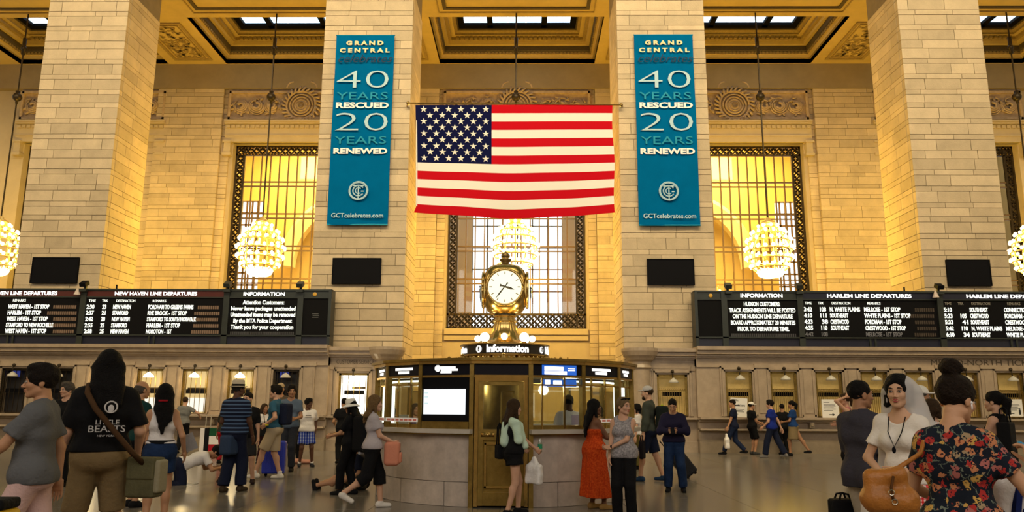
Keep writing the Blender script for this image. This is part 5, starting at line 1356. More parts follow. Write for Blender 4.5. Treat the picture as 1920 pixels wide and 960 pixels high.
# printed back of the black tee
pr = empty('back_print', (0, 0, 0)); pr.parent = big.root
TPR = mat('shirt_print', (.55, .53, .52), .8)
yb_ = -.238
q = MB(); ring(q, .035, 1.29, yb_-.002, .042, .006, 18); q.ball((.035, yb_, 1.28), .022, 10, 6, (1, .2, 1.3)); q.build('emblem', TPR, pr)
for s_, z, sz, w in (('LITTLE', 1.175, .05, .16), ('BEASTS', 1.125, .07, .25), ('NEW YORK', 1.075, .02, .12)): text(s_, pr, (.02, yb_+.004, z), sz, TPR, w, extrude=.012)
mbag = bag('messenger_bag', to_world(big, (.33, -.10, .62)), R(-8), 'olive canvas messenger bag hanging at the right hip of the long haired person', 'bag',
    [('bag_body', OLIVE, SDF(.01).box((0, 0, .13), (.10, .055, .13), .022), .011), ('bag_flap', OLIVE, SDF(.01).box((0, -.062, .20), (.105, .012, .075), .012), .010), ('side_pocket', C('pale_canvas', (.28, .25, .16)), SDF(.01).box((.12, .0, .14), (.02, .05, .11), .015), .010)], scale=big.s)
STRAPB = C('brown_strap', (.07, .035, .015))
pl = [(-.13, -.05, 1.46), (-.135, -.17, 1.40), (-.07, -.23, 1.28), (.08, -.26, 1.10), (.20, -.24, .96), (.30, -.17, .86)]
loc_ = mbag.location
ms = MB().tube([(to_world(big, p)-np.array(loc_))/big.s @ np.array(((math.cos(R(-8)), -math.sin(R(-8)), 0), (math.sin(R(-8)), math.cos(R(-8)), 0), (0, 0, 1))) for p in pl], .021, 6).build('shoulder_strap', STRAPB, mbag, smooth=True)
MB().lathe([(.045, 0), (.045, .012), (.03, .014)], 14).build('round_badge', BSHOE, mbag, loc=(0, -.07, .17), rot=(math.pi/2, 0, 0))
tank = person(313, 9.7, 720, -6, 'person with long black hair, white tank top and frayed denim shorts, back turned', female=True, sk=TAN, vox=.011, hair='long', hairc=BLKH, la=(-.27, .0, .80), ra=(.27, .10, .90), lf=(-.09, -.10), rf=(.10, .08),
    top_=(WHT, 'tank', {'hem': .055, 'off': .014, 'scoop': 1.3}), bottom=(JEANS, 'shorts', {'len': .52, 'wide': .022, 'waist': .10, 'fold': .006}), shoes=BSHOE, hyaw=8)
MB().lathe([(.1, 0), (.1, .04)], 24).build('belt', BLK, tank.root, loc=(0, .0, 1.015), scale=(1.62, 1.2, 1))
MB().tube([(-.05, 0, 0), (.05, 0, 0)], .012, 6).build('red_hair_tie', REDC, tank.root, loc=(.0, -.135, 1.53))
brd = empty('grey_board', to_world(tank, tank.W['r']+np.array((.05, .03, .0))), R(20), 'flat grey card held beside the denim shorts of the white tank top', 'card'); MB().obox(Matrix.Translation((0, 0, .12)) @ Matrix.Rotation(-.42, 4, 'Y'), .14, .012, .21).build('card_sheet', C('grey_card', (.26, .25, .25)), brd)
person(131, 14.6, 717, 150, 'person in dark clothes with curly grey brown hair, behind the grey polo walker', hair='shortthick', hairc=GREYH, sk=LIGHT, girth=1.05, hyaw=-25, top_=(BLK, 'short', {}), bottom=(BLK, 'trousers', {'wide': .02}), shoes=BSHOE, la=(-.2, .2, .95), ra=(.2, .2, .95))
person(268, 11.8, 714, -60, 'balding person in a dark green tee behind the khaki shorts', hair='balding', hairc=GREYH, sk=TAN, top_=(DGREEN, 'tee', {}), bottom=(BLK, 'shorts', {}), shoes=BSHOE, lf=(-.1, .05))
person(352, 24.6, 744, -20, 'person in a grey tee leaning at the second lit ticket window', vox=.022, hair='short', hairc=BROWNH, ra=(.42, .22, 1.1), rpole=(1, -.5, -.2), lf=(-.12, 0), top_=(C('mid_grey_tee', (.17, .17, .16)), 'tee', {}), bottom=(BLK, 'trousers', {}), shoes=BSHOE, face=False)
kn = person(362, 15.2, None, -78, 'person in a white tee kneeling low on the floor to photograph', vox=.014, height=1.0, sk=TAN, hair='shortthick', hairc=BLKH, pelvis=(0, -.10, .36), lean=72, lf=(-.16, -.42), rf=(.16, -.42), kneel=(0, .9, -.5), la=(-.12, .62, .28), ra=(.12, .62, .28), lpole=(-.8, 0, -1), rpole=(.8, 0, -1), hpitch=38,
    top_=(WHT, 'tee', {'hem': .0, 'off': .022}), bottom=(NAVYC, 'trousers', {'wide': .02}), shoes=BSHOE, hands=('grip', 'grip'))
cm_ = empty('camera_in_hand', to_world(kn, (0, .70, .25)), R(-78), 'black camera held by the kneeling person', 'camera'); MB().box(-.07, .07, -.04, .04, 0, .10).build('camera_body', BLACK, cm_); MB().lathe([(.04, 0), (.045, .09), (.03, .09)], 14).build('lens', BLACK, cm_, loc=(0, .04, .05), rot=(-math.pi/2, 0, 0))
pp = tag(MB().obox(Matrix.Identity(4), .42, .30, .008).build('white_sheet', PAPER, loc=tuple(at(346, 905, 15.2)*np.array((1, 1, 0))+np.array((0, 0, .005)))), 'white sheet lying on the floor beside the kneeling person', 'paper')
sc_ = empty('striped_suitcase', tuple(at(398, 800, 24.3)*np.array((1, 1, 0))), 0, 'black and white suitcase with green white and red side by the ticket counter', 'suitcase')
for x0, x1, z0, z1, m, nm in ((-.30, -.17, .05, .78, WHT, 'white_side'), (-.17, -.02, .05, .78, BLK, 'black_face'), (-.02, .28, .55, .78, C('flag_green', (.01, .07, .03)), 'green_band'), (-.02, .28, .30, .55, WHT, 'white_band'), (-.02, .28, .05, .30, REDC, 'red_band')): MB().box(x0, x1, -.14, .14, z0, z1).build(nm, m, sc_)
MB().tube([(-.2, 0, .78), (-.2, 0, 1.16), (-.05, 0, 1.16), (-.05, 0, .78)], .016, 6).build('handle', C('pale_handle', (.4, .35, .28)), sc_)
for x in (-.22, .2): MB().ball((x, 0, .03), .03).build('wheel', BLACK, sc_)
straw = C('straw_hat', (.50, .43, .32))
hm = person(448, 13.9, 707, -28, 'person in a straw hat with striped navy polo and navy trousers', sk=DARKS, girth=1.1, hair='short', hairc=(.03, .03, .03), hat=hat_brim(straw, BLK, .15), la=(-.20, .20, .93), ra=(.24, .14, .86), lf=(-.10, -.06), rf=(.10, .12), baseh=1.80,
    top_=(STRIPED, 'tee', {'sleeve': .7, 'hem': -.07, 'off': .02}), bottom=(NAVYC, 'trousers', {'wide': .03}), shoes=BRSHOE, hyaw=-25)
MB().lathe([(.034, -.012), (.034, .012)], 12).build('wrist_watch', C('gold_watch', (.6, .42, .12)), hm.root, loc=tuple(hm.W['l']-np.array((0, 0, -.02))))
bag('hip_bag', at(428, 852, 13.8), R(-20), 'dark blue bag hanging beside the straw hat person', 'bag', [('bag_body', C('dusty_blue_bag', (.03, .05, .10)), SDF(.02).box((0, 0, .16), (.07, .08, .12), .05), .014)])
person(469, 15.3, 735, 175, 'person in a black shirt half hidden behind the striped polo', hair='short', girth=1.05, lf=(-.18, .02), rf=(.42, .05), top_=(BLK, 'short', {'hem': -.1}), bottom=(C('dark_shorts', (.02, .02, .022)), 'shorts', {}), shoes=C('black_trainer_red', (.02, .012, .012)), hyaw=-30, ra=(.2, .15, 1.0))
person(428, 20.5, 757, -30, 'person with dark top and red bag strap, left of the straw hat', vox=.02, female=True, hair='longshoulder', hairc=BROWNH, sk=MID, top_=(C('dark_olive', (.03, .028, .02)), 'tee', {}), bottom=(REDC, 'trousers', {}), shoes=BSHOE, face=False)
wb = person(500, 20.3, 757, 215, 'person in a white blouse holding a black tote, dark hair', vox=.018, female=True, hair='longshoulder', hairc=BROWNH, sk=MID, la=(-.18, .30, 1.08), ra=(.22, .22, .98), top_=(WHT, 'short', {'hem': -.02}), bottom=(C('dark_red_black', (.03, .008, .01)), 'trousers', {}), shoes=BSHOE)
def tote(loc, rz, label, w=.17, h=.16, d=.06, m=BLK, hl=.22, nm='tote_bag', v=.014):
    b = bag(nm, loc, rz, label, 'bag', [('bag_body', m, SDF(.01).box((0, 0, 0), (w-.02, d-.02, h-.02), .02), v)])
    for s in (-1, 1): tubes(b, 'handle', m, [(-w*.5, s*d*.6, h*.9), (-w*.3, s*d*.5, h+hl*.8), (0, 0, h+hl), (w*.3, s*d*.5, h+hl*.8), (w*.5, s*d*.6, h*.9)], .010)
    return b
tote(at(489, 806, 19.9), R(20), 'black tote on the arm of the white blouse', hl=.28)
tg_ = person(521, 16.3, 722, 72, 'person in a teal tee and beige shorts with hands on hips, beside the blue suitcase', hair='shortthick', sk=LIGHT, lf=(-.10, .28), rf=(.10, -.12), la=(-.22, .10, 1.0), lpole=(-.6, -1, 0), ra=(.22, .08, 1.0), top_=(TEALC, 'tee', {'hem': -.03}), bottom=(BEIGE, 'shorts', {'wide': .035}), shoes=WSHOE, sock=WHT)
MB().lathe([(.032, -.014), (.032, .014)], 12).build('yellow_wristband', C('yellow_band', (.75, .62, .03)), tg_.root, loc=tuple(tg_.W['l']+np.array((-.01, -.03, 0))))
bag('small_backpack', to_world(tg_, (0, -.20, 1.10)), R(72), 'dark navy backpack on the teal tee person', 'bag', [('pack_body', NAVYC, SDF(.03).box((0, 0, .10), (.09, .04, .17), .05), .014)])
bs = empty('blue_suitcase', tuple(at(514, 860, 16.9)*np.array((1, 1, 0))), R(10), 'bright blue suitcase on the floor behind the beige shorts', 'suitcase')
link('shell', SDF(.01).box((0, 0, .40), (.20, .10, .30), .035).mesh('shell', C('bright_blue_shell', (.012, .03, .42), rough=.4, spec=.5), .014), bs)
for k in range(4): MB().box(-.15+.1*k-.012, -.15+.1*k+.012, -.145, -.13, .14, .66).build('rib', C('bright_blue_shell', (0, 0, 0)), bs)
for x in (-.15, .15): MB().ball((x, 0, .035), .035).build('wheel', BLACK, bs)
MB().tube([(-.08, 0, .73), (-.08, 0, .78), (.08, 0, .78), (.08, 0, .73)], .012).build('handle', BLACK, bs)
person(549, 18.2, 722, 165, 'person in a blue grey tee with dark trousers just behind the teal tee', vox=.017, sk=MID, hair='shortthick', lf=(-.1, .08), top_=(C('dusty_blue_tee', (.08, .11, .16)), 'tee', {'hem': -.1}), bottom=(C('dark_slate', (.02, .022, .03)), 'trousers', {}), shoes=BSHOE, hyaw=20, la=(-.15, .25, 1.05))
person(528, 22.5, 716, 185, 'person with a tan cap between the teal tee and the dark ticket window', vox=.022, sk=TAN, hair='short', hat=hat_cap(C('tan_cap', (.34, .26, .16))), top_=(C('dark_tan', (.08, .06, .04)), 'tee', {}), bottom=(BLK, 'trousers', {}), shoes=BSHOE, baseh=1.77)
kid = person(581, 19.6, 747, 188, 'curly haired child in a white printed tee and blue plaid shorts', sk=DARKS, vox=.015, hair='shortthick', hairc=BLKH, lf=(-.17, .04), rf=(.14, .0), la=(-.24, -.08, .93), ra=(.24, -.08, .93), hyaw=35, top_=(WHT, 'tee', {'hem': -.07, 'off': .026, 'sleeve': .8}), bottom=(PLAID, 'shorts', {'len': .8, 'wide': .05}), shoes=C('dark_trainer', (.02, .022, .03)), sock=WHT)
q = MB().box(-.09, .09, 0, .006, 0, .012); q.build('shirt_print', C('print_grey', (.15, .13, .13)), kid.root, loc=(0, .142, 1.25)); MB().box(-.07, .07, 0, .006, 0, .02).build('shirt_print', C('print_grey', (.15, .13, .13)), kid.root, loc=(0, .145, 1.29))
person(562, 21.5, 750, 160, 'person in dark clothes standing behind the child in plaid shorts', vox=.02, sk=DARKS, female=True, hair='longshoulder', hairc=BLKH, top_=(C('dark_brown_top', (.03, .022, .018)), 'tee', {}), bottom=(BLK, 'trousers', {}), shoes=BSHOE)
bag('pink_bundle', tuple(at(567, 866, 20.6)*np.array((1, 1, 0))), 0, 'pale pink bundle on the floor behind the child', 'bag', [('bundle', C('pink_bundle_cloth', (.45, .22, .16)), SDF(.03).ell((-.12, 0, .06), (.2, .12, .07)).ell((.12, .02, .05), (.16, .12, .06)), .016)])
bh = person(663, 13.6, 744, 62, 'person in black with a white bucket hat, half behind the large backpack', female=True, hair='longshoulder', hairc=BLKH, sk=TAN, baseh=1.785, hat=hat_brim(C('white_bucket', (.75, .72, .66)), None, .175, .075, .05), la=(-.14, .36, 1.06), ra=(.12, .36, 1.08), hpitch=8, hands=('grip', 'grip'),
    top_=(BLK, 'tee', {'sleeve': .8, 'hem': -.1}), bottom=(BLK, 'trousers', {'wide': .02}), shoes=BSHOE, lf=(-.1, .14), rf=(.1, -.06))
person(648, 20.8, 746, 10, 'person in a black tee at the white lit window, behind the bucket hat', vox=.02, hair='short', sk=TAN, la=(-.2, .25, 1.05), top_=(BLK, 'tee', {}), bottom=(BLK, 'trousers', {}), shoes=BSHOE, face=False)
fs = person(676, 14.4, None, 84, 'person sitting on the floor with legs stretched, camouflage shorts and black shoes', vox=.014, height=.98, sk=TAN, hair='short', hairc=BROWNH, pelvis=(0, -.1, .13), lean=8, lf=(-.10, .72), rf=(.14, .70), lfz=.0, rfz=.0, legpole=(0, .1, 1), la=(-.25, .15, .20), ra=(.2, .2, .35), toes_up=True,
    top_=(NAVYC, 'short', {'hem': .0}), bottom=(CAMO, 'shorts', {'len': .95, 'wide': .03}), shoes=BSHOE)
bg = bag('large_backpack', to_world(bh, (.02, -.27, .93)), R(62), 'large black backpack worn by the bucket hat person', 'backpack',
    [('pack_body', BLK, SDF(.03).box((0, -.02, .16), (.15, .08, .24), .06), .014), ('front_pocket', BLK, SDF(.03).box((0, -.13, .06), (.11, .03, .11), .04), .014), ('silver_roll', C('silver_grey_roll', (.32, .32, .33)), SDF(.01).cap((-.16, -.05, -.15), (.16, -.05, -.15), .035), .012)])
bl = person(704, 11.9, 741, -86, 'person with long fair hair in a light grey tee and black cropped trousers, walking right', female=True, vox=.011, hair='longshoulder', hairc=BLONDE, girth=1.1, lf=(-.08, .16), rf=(.10, -.42), rfz=.16, la=(-.10, .30, .98), ra=(.10, .32, 1.0), hands=('grip', 'grip'),
    top_=(LGREY, 'tee', {'hem': -.06, 'sleeve': .6, 'off': .02}), bottom=(BLK, 'capri', {'wide': .035}), shoes=WSHOE)
bag('pink_backpack', to_world(bl, (.03, .31, .70)), R(-86), 'salmon pink backpack carried in front by the fair haired person', 'backpack',
    [('pack_body', C('salmon_canvas', (.62, .24, .15)), SDF(.03).box((0, .0, .12), (.09, .06, .12), .055), .012), ('pocket', C('salmon_canvas', (0, 0, 0)), SDF(.02).box((0, .10, .06), (.07, .015, .05), .03), .011), ('dark_zip', BLK, SDF(.005).cap((-.07, .118, .15), (.07, .118, .15), .008).cap((-.07, .13, .08), (.07, .13, .08), .008), .007)])
# ------------------------------------------------------------------ people at the booth
sw = person(963, 11.25, 749, -72, 'person with mint sweater over shoulders, dark shorts and bare legs, before the brass door', female=True, vox=.011, hair='longshoulder', hairc=BROWNH, girth=1.05, la=(-.22, .22, .98), ra=(.10, .34, .98), hands=('grip', 'grip'), lf=(-.11, .12), rf=(.11, -.12), hyaw=6,
    top_=(BLK, 'tee', {'hem': -.05, 'sleeve': .5}), bottom=(BLK, 'shorts', {'len': .35, 'wide': .05}), shoes=BSHOE)
c = SDF(.05); T_ = sw.Tx
for a_, b_, r0, r1 in (((-.15, -.04, .46), (.15, -.04, .46), .075, .075), ((-.17, -.02, .45), (-.23, .0, .16), .075, .085), ((.17, -.02, .45), (.20, .02, .2), .07, .07), ((-.02, -.11, .42), (-.04, -.12, .15), .07, .08), ((-.20, .06, .18), (-.15, .14, -.12), .07, .05), ((-.13, .05, .45), (-.17, .12, .12), .05, .06), ((.13, .06, .45), (.15, .14, .1), .045, .05)): c.cap(T_(a_), T_(b_), r0, r1)
c.noise = (.006, 28, 2); c.cut(T_((0, 0, .50)), (0, .5, 1))
link('mint_sweater', c.mesh('mint_sweater', MINT, .011), sw.root)
tote(to_world(sw, (-.20, -.16, .93)), R(-72), 'small black shoulder bag behind the mint sweater person', .10, .10, .05, BLK, .3, 'shoulder_bag', .012)
bt = empty('water_bottle', to_world(sw, (.06, .42, .93)), 0, 'clear bottle with green label held by the mint sweater person', 'bottle')
MB().lathe([(.0, 0), (.03, 0), (.032, .13), (.012, .18), (.012, .2), (0, .2)], 12).build('bottle_body', glass('bottle_plastic', (.85, .93, .9), .15), bt, smooth=True); MB().lathe([(.033, .05), (.033, .11)], 12).build('green_label', C('green_label', (.03, .25, .12)), bt)
def plastic_bag(loc, rz, label, s=1.0, m=None):
    return bag('plastic_bag', loc, rz, label, 'bag', [('bag_body', m or C('white_plastic', (.78, .75, .72), rough=.4, spec=.4), (lambda q: (setattr(q, 'noise', (.008, 30, 1)), q)[1])(SDF(.05).box((0, 0, -.16), (.10, .025, .10), .03).cap((-.05, 0, -.08), (-.01, 0, .06), .05, .02).cap((.05, 0, -.08), (.01, 0, .06), .05, .02)), .012)], scale=s)
plastic_bag(to_world(sw, (.12, .30, .78)), R(-40), 'white plastic bag hanging from the mint sweater person')
od = person(1112, 11.95, 749, -62, 'person in an orange strapless top and long orange skirt with long black hair', female=True, vox=.011, sk=(.17, .075, .038), hair='long', hairc=BLKH, girth=1.22, la=(-.06, .40, 1.08), ra=(.14, .38, 1.06), lpole=(-.8, -.6, -.6), lf=(-.10, .0), rf=(.12, .10), hands=('grip', 'grip'),
    top_=(ORANGE, 'strapless', {'topz': .33, 'hem': -.02, 'off': .014}), bottom=(ORANGE, 'skirt', {'len': .74, 'r': .205, 'waist': .16, 'fold': .004, 'pleat': .012, 'name': 'skirt'}), shoes=GOLDSH, hyaw=-12)
for x in (-.08, .08): e_ = MB().ball((0, 0, 0), .010, 8, 6).build('earring', BRASS, od.root); e_.matrix_local = M4(od.Rh, od.Hc) @ Matrix.Translation((x, 0, -.055))
ca = person(1166, 10.9, 745, 172, 'person in a heather grey tank top with one arm across, black trousers', female=True, vox=.011, sk=LIGHT, hair='half', hairc=(.22, .15, .075), girth=1.02, hyaw=55, lf=(-.10, 0), rf=(.10, .02), la=(.15, .20, 1.02), lpole=(-1, .2, -.6), ra=(.20, .10, .84), lhand_d=(1, .0, -.1), hands=('grip', 'relaxed'),
    top_=(HEATHER, 'tank', {'hem': -.10, 'off': .020, 'scoop': 1.15}), bottom=(BLK, 'trousers', {'wide': .02}), shoes=BSHOE)
MB().lathe([(.030, -.012), (.030, .012)], 12).build('wrist_watch', BLACK, ca.root, loc=tuple(ca.W['l']), rot=(0, math.pi/2, 0))
SG = MB().tube([(-.075, .02, 0), (-.06, .07, .012), (.06, .07, .012), (.075, .02, 0)], .009, 6).ball((-.035, .075, .012), .024, 8, 6, (1, .3, .7)).ball((.035, .075, .012), .024, 8, 6, (1, .3, .7)).build('sunglasses_on_head', BLACK, ca.root); SG.matrix_local = M4(ca.Rh, ca.Hc) @ Matrix.Translation((0, .0, .10))
cg = person(1214, 16.4, 721, 78, 'bearded person in a grey cap, grey green hoodie and navy shorts walking left', hair='short', hairc=BROWNH, sk=LIGHT, baseh=1.765, hat=hat_cap(C('pale_grey_cap', (.45, .43, .42))), extra=('beard',), lf=(-.10, .16), rf=(.10, -.22), la=(-.26, .06, .82), hands=('grip', 'relaxed'),
    top_=(HOOD, 'long', {'hem': -.06, 'off': .024}), bottom=(NAVYC, 'shorts', {'wide': .03}), shoes=BLSHOE)
bag('green_backpack', to_world(cg, (0, -.24, .98)), R(78), 'black backpack with a lime green rim on the bearded person', 'backpack', [('pack_body', C('black_green_pack', (.01, .014, .012)), SDF(.03).box((0, -.02, .16), (.13, .08, .22), .05), .016), ('lime_rim', C('lime_trim', (.35, .40, .03)), SDF(.01).cap((-.1, -.02, .43), (.1, -.02, .43), .03), .014)])
tote(to_world(cg, (-.30, .07, .58)), R(70), 'black patterned tote carried by the bearded person', .15, .18, .04, C('black_dotted', (.014, .010, .014), noise=.5, nscale=20), .10)
nv = person(1259, 14.4, 747, 178, 'person in a midnight blue shirt and jeans looking down at a phone', hair='short', hairc=BLKH, sk=TAN, girth=1.06, hpitch=24, baseh=1.725, la=(-.045, .27, 1.12), ra=(.05, .27, 1.12), lpole=(-1, -.4, -.4), rpole=(1, -.4, -.4), lf=(-.15, .0), rf=(.13, .02), hands=('grip', 'grip'),
    top_=(MIDNAVY, 'long', {'hem': -.05, 'off': .02}), bottom=(JEANS, 'trousers', {'wide': .022}), shoes=BSHOE)
ph = empty('mobile_phone', to_world(nv, (0, .36, 1.13)), R(178), 'dark phone held by the midnight blue shirt person', 'phone'); MB().obox(Matrix.Rotation(.7, 4, 'X'), .07, .01, .13).build('phone_body', BLACK, ph)
person(1193, 19.5, 757, 80, 'person with dark hair and pale top behind the bearded person', vox=.018, female=True, hair='bob', hairc=BLKH, sk=LIGHT, top_=(WHT, 'tee', {}), bottom=(C('yellow_dark', (.10, .08, .02)), 'trousers', {}), shoes=BSHOE)
rs = empty('rolling_suitcase', tuple(at(1288, 850, 17.2)*np.array((1, 1, 0))+np.array((.1, 0, .03))), R(0), 'black wheeled suitcase tilted behind the midnight blue shirt person', 'suitcase')
rr = empty('tilted_case', (0, 0, 0)); rs.rotation_euler = (0, R(-38), 0); COL.objects.unlink(rr); bpy.data.objects.remove(rr)
link('shell', SDF(.01).box((0, 0, .36), (.13, .09, .27), .04).mesh('shell', C('black_case', (.015, .015, .018), rough=.5), .014), rs)
MB().tube([(-.08, 0, .66), (-.08, 0, 1.0), (.08, 0, 1.0), (.08, 0, .66)], .012).build('handle', BLACK, rs)
for x in (-.1, .1): MB().ball((x, 0, .035), .038).build('wheel', BLACK, rs)
# clerks inside the booth
person(735, 14.1, 743, 160, 'booth clerk with dark hair and white shirt behind the left glass', vox=.017, female=True, hair='bob', hairc=BLKH, sk=DARKS, top_=(WHT, 'short', {}), bottom=(BLK, 'trousers', {}), shoes=BSHOE, height=.86)
person(781, 15.4, 742, 200, 'booth clerk in a dark purple top behind the second glass pane', vox=.017, female=True, hair='longshoulder', hairc=BROWNH, sk=MID, top_=(C('purple_top', (.03, .012, .05)), 'short', {}), bottom=(BLK, 'trousers', {}), shoes=BSHOE, height=.88)
person(1066, 13.45, 725, 10, 'booth clerk in a white shirt seen from behind through the glass right of the door', vox=.014, hair='short', hairc=BLKH, sk=DARKS, girth=1.1, top_=(WHT, 'long', {}), bottom=(BLK, 'trousers', {}), shoes=BSHOE, height=.97, la=(-.2, .2, 1.0), face=False)
person(1122, 15.5, 742, 150, 'booth clerk with dark hair behind the lilac card', vox=.017, female=True, hair='bob', hairc=BLKH, sk=MID, top_=(C('slate_top', (.05, .05, .05)), 'short', {}), bottom=(BLK, 'trousers', {}), shoes=BSHOE, height=.87)
# ------------------------------------------------------------------ people, right part
w1 = person(1371, 25.4, 747, 84, 'person in navy walking left with a white plastic bag', vox=.02, hair='short', sk=TAN, pelvis=(0, 0, .90), lf=(-.08, .33), rf=(.08, -.30), rfz=.06, la=(-.26, .16, .84), hands=('grip', 'relaxed'), top_=(NAVYC, 'tee', {'hem': -.1}), bottom=(C('dark_blue_jean', (.012, .02, .05)), 'trousers', {}), shoes=BSHOE)
plastic_bag(to_world(w1, (-.28, .20, .56)), R(84), 'white plastic bag carried by the navy walker', 1.25)
person(1405, 25.9, 752, -62, 'person with a white cap, black shirt and black shorts by the ticket counter', vox=.02, hair='short', baseh=1.765, hat=hat_cap(C('white_cap', (.78, .75, .68))), sk=TAN, la=(-.12, .3, 1.02), ra=(.12, .3, 1.02), top_=(BLK, 'tee', {'hem': -.12}), bottom=(BLK, 'shorts', {}), shoes=C('black_white_trainer', (.05, .05, .05)))
person(1441, 24.0, 750, 72, 'person in a royal blue tee and dark trousers walking left', vox=.02, hair='shortthick', sk=LIGHT, girth=1.1, lf=(-.08, .22), rf=(.1, -.34), rfz=.05, ra=(.26, -.22, .86), la=(-.2, .2, .92), top_=(BLUEC, 'tee', {'hem': -.1}), bottom=(NAVYC, 'trousers', {'wide': .03}), shoes=C('grey_trainer', (.2, .19, .18)))
person(1481, 25.2, 751, 74, 'person in a blue tee and khaki skirt walking left', vox=.02, female=True, hair='ponytail', hairc=BLKH, sk=MID, lf=(-.08, .12), rf=(.1, -.44), rfz=.05, la=(-.14, .28, 1.05), top_=(C('mid_blue_cotton', (.012, .045, .16)), 'tee', {'hem': -.06}), bottom=(C('khaki_skirt', (.22, .16, .08)), 'skirt', {'len': .42, 'r': .155, 'name': 'skirt'}), shoes=BSHOE)
person(1462, 26.0, 757, 20, 'person in black standing at the second golden window between the blue tees', vox=.022, hair='short', sk=MID, top_=(BLK, 'long', {}), bottom=(BLK, 'trousers', {}), shoes=BSHOE, face=False)
person(1582, 17.0, 737, 88, 'person in a pink top with an arm raised to the head', vox=.016, female=True, hair='ponytail', hairc=BROWNH, sk=LIGHT, la=(-.10, -.02, 1.66), lpole=(-.5, 1, .3), ra=(.22, .2, 1.1), top_=(C('rose_top', (.45, .16, .17)), 'tank', {}), bottom=(BLK, 'trousers', {}), shoes=WSHOE)
ms_ = person(1607, 7.15, 713, -40, 'person in a purple grey shirt and cream trousers seen from behind', vox=.011, hair='short', hairc=BLKH, sk=MID, girth=1.0, hyaw=-18, la=(-.22, .22, .9), ra=(.27, .02, .80), hands=('relaxed', 'grip'), top_=(CHAR, 'rolled', {'sleeve': .98, 'hem': -.16, 'off': .022}), bottom=(CREAMS, 'trousers', {'wide': .025}), shoes=BSHOE)
bag('black_cap_bundle', to_world(ms_, (.26, .05, .60)), R(-16), 'black cap and pouch held low by the purple grey shirt person', 'bag', [('bundle', BLK, SDF(.03).ell((0, 0, .06), (.09, .06, .10)).ell((.05, .03, -.02), (.07, .06, .07)), .011)])
tote(at(1582, 965, 7.4), R(10), 'black bag at the lower edge beside the cream trousers', .12, .14, .07, BLK, .05)
br = person(1681, 6.0, 702, 158, 'person in a bridal veil, white tee and red gingham skirt, facing the camera', female=True, vox=.010, sk=(.62, .36, .22), hair='bob', hairc=BLKH, girth=.90, extra=('redlips',), hyaw=10, la=(-.05, .20, 1.02), ra=(.08, .20, 1.0), lpole=(-1, -.3, -.6), rpole=(1, -.3, -.6), lf=(-.1, 0), rf=(.1, .02),
    top_=(C('ivory_tee', (.80, .74, .66)), 'tee', {'hem': -.02, 'sleeve': .62, 'scoop': 1.35}), bottom=(GINGHAM, 'skirt', {'len': .55, 'r': .17, 'waist': .10, 'name': 'skirt'}), shoes=WSHOE)
v = SDF(.04).ell((0, -.035, .03), (.105, .11, .11)); 
for x in (-1, 0, 1): v.cap((x*.07, -.07, .0), (x*.17, -.16, -.62), .07, .10, .06)
v.ell((0, .12, -.02), (.11, .10, .2), .02, sub=True); v.noise = (.007, 36, 1)
o_ = link('veil', v.mesh('veil', TULLE, .012), br.root); o_.matrix_local = M4(rotm(R(0)), br.Hc)
tl = SDF(.04).cap((.20, -.05, .95), (.30, .0, .30), .10, .16).cap((.1, .1, .95), (.26, .14, .3), .03, .1); tl.noise = (.01, 30, 2)
link('tulle_overskirt', tl.mesh('tulle_overskirt', TULLE, .013), br.root)
MB().tube([br.Tx((-.06, .06, .49)), br.Tx((-.05, .125, .38)), br.Tx((0, .155, .27)), br.Tx((.05, .125, .38)), br.Tx((.06, .06, .49))], .004, 5).ball(br.Tx((0, .165, .25)), .015, 8, 6, (1, .6, 1.6)).build('necklace', BLACK, br.root)
for x in (-.08, .08): e_ = MB().ball((0, 0, 0), .009, 8, 6, (.6, .6, 2.2)).build('earring', C('silver_earring', (.5, .5, .5)), br.root); e_.matrix_local = M4(br.Rh, br.Hc) @ Matrix.Translation((x, .01, -.06))
person(1719, 9.6, 719, -78, 'person in a white cap and blue shirt looking right, behind the floral shirt', hair='short', hairc=GREYH, sk=MID, baseh=1.765, hat=hat_cap(C('white_cap', (.78, .75, .68))), top_=(C('steel_blue_shirt', (.06, .09, .16)), 'short', {}), bottom=(NAVYC, 'trousers', {}), shoes=BSHOE)
person(1741, 9.0, 748, -20, 'person in a white sleeveless top, mostly hidden by the floral shirt', female=True, hair='bob', hairc=BROWNH, sk=LIGHT, top_=(WHT, 'tank', {}), bottom=(NAVYC, 'trousers', {}), shoes=BSHOE, face=False)
bt_ = person(1860, 9.6, 733, 66, 'person with a dark ponytail in a black tank dress with a black tote', female=True, sk=LIGHT, hair='ponytail', hairc=BLKH, la=(-.16, .34, 1.05), ra=(.24, -.04, .86), top_=(BLK, 'tank', {}), bottom=(BLK, 'skirt', {'len': .36, 'r': .16, 'name': 'skirt'}), shoes=BSHOE, hands=('grip', 'grip'))
tote(at(1888, 822, 9.5), R(50), 'large black tote behind the black tank dress', .20, .19, .07, BLK, .18)
bag('blue_cloth', to_world(bt_, bt_.W['l']+np.array((0, .16, -.08))), R(66), 'bright teal blue cloth hanging beside the floral shirt', 'cloth', [('folded_cloth', C('teal_blue_cloth', (.02, .20, .42)), SDF(.03).cap((0, .14, .20), (0, .08, .02), .03, .06).cap((0, .08, .02), (0, -.14, .07), .05, .03), .012)])
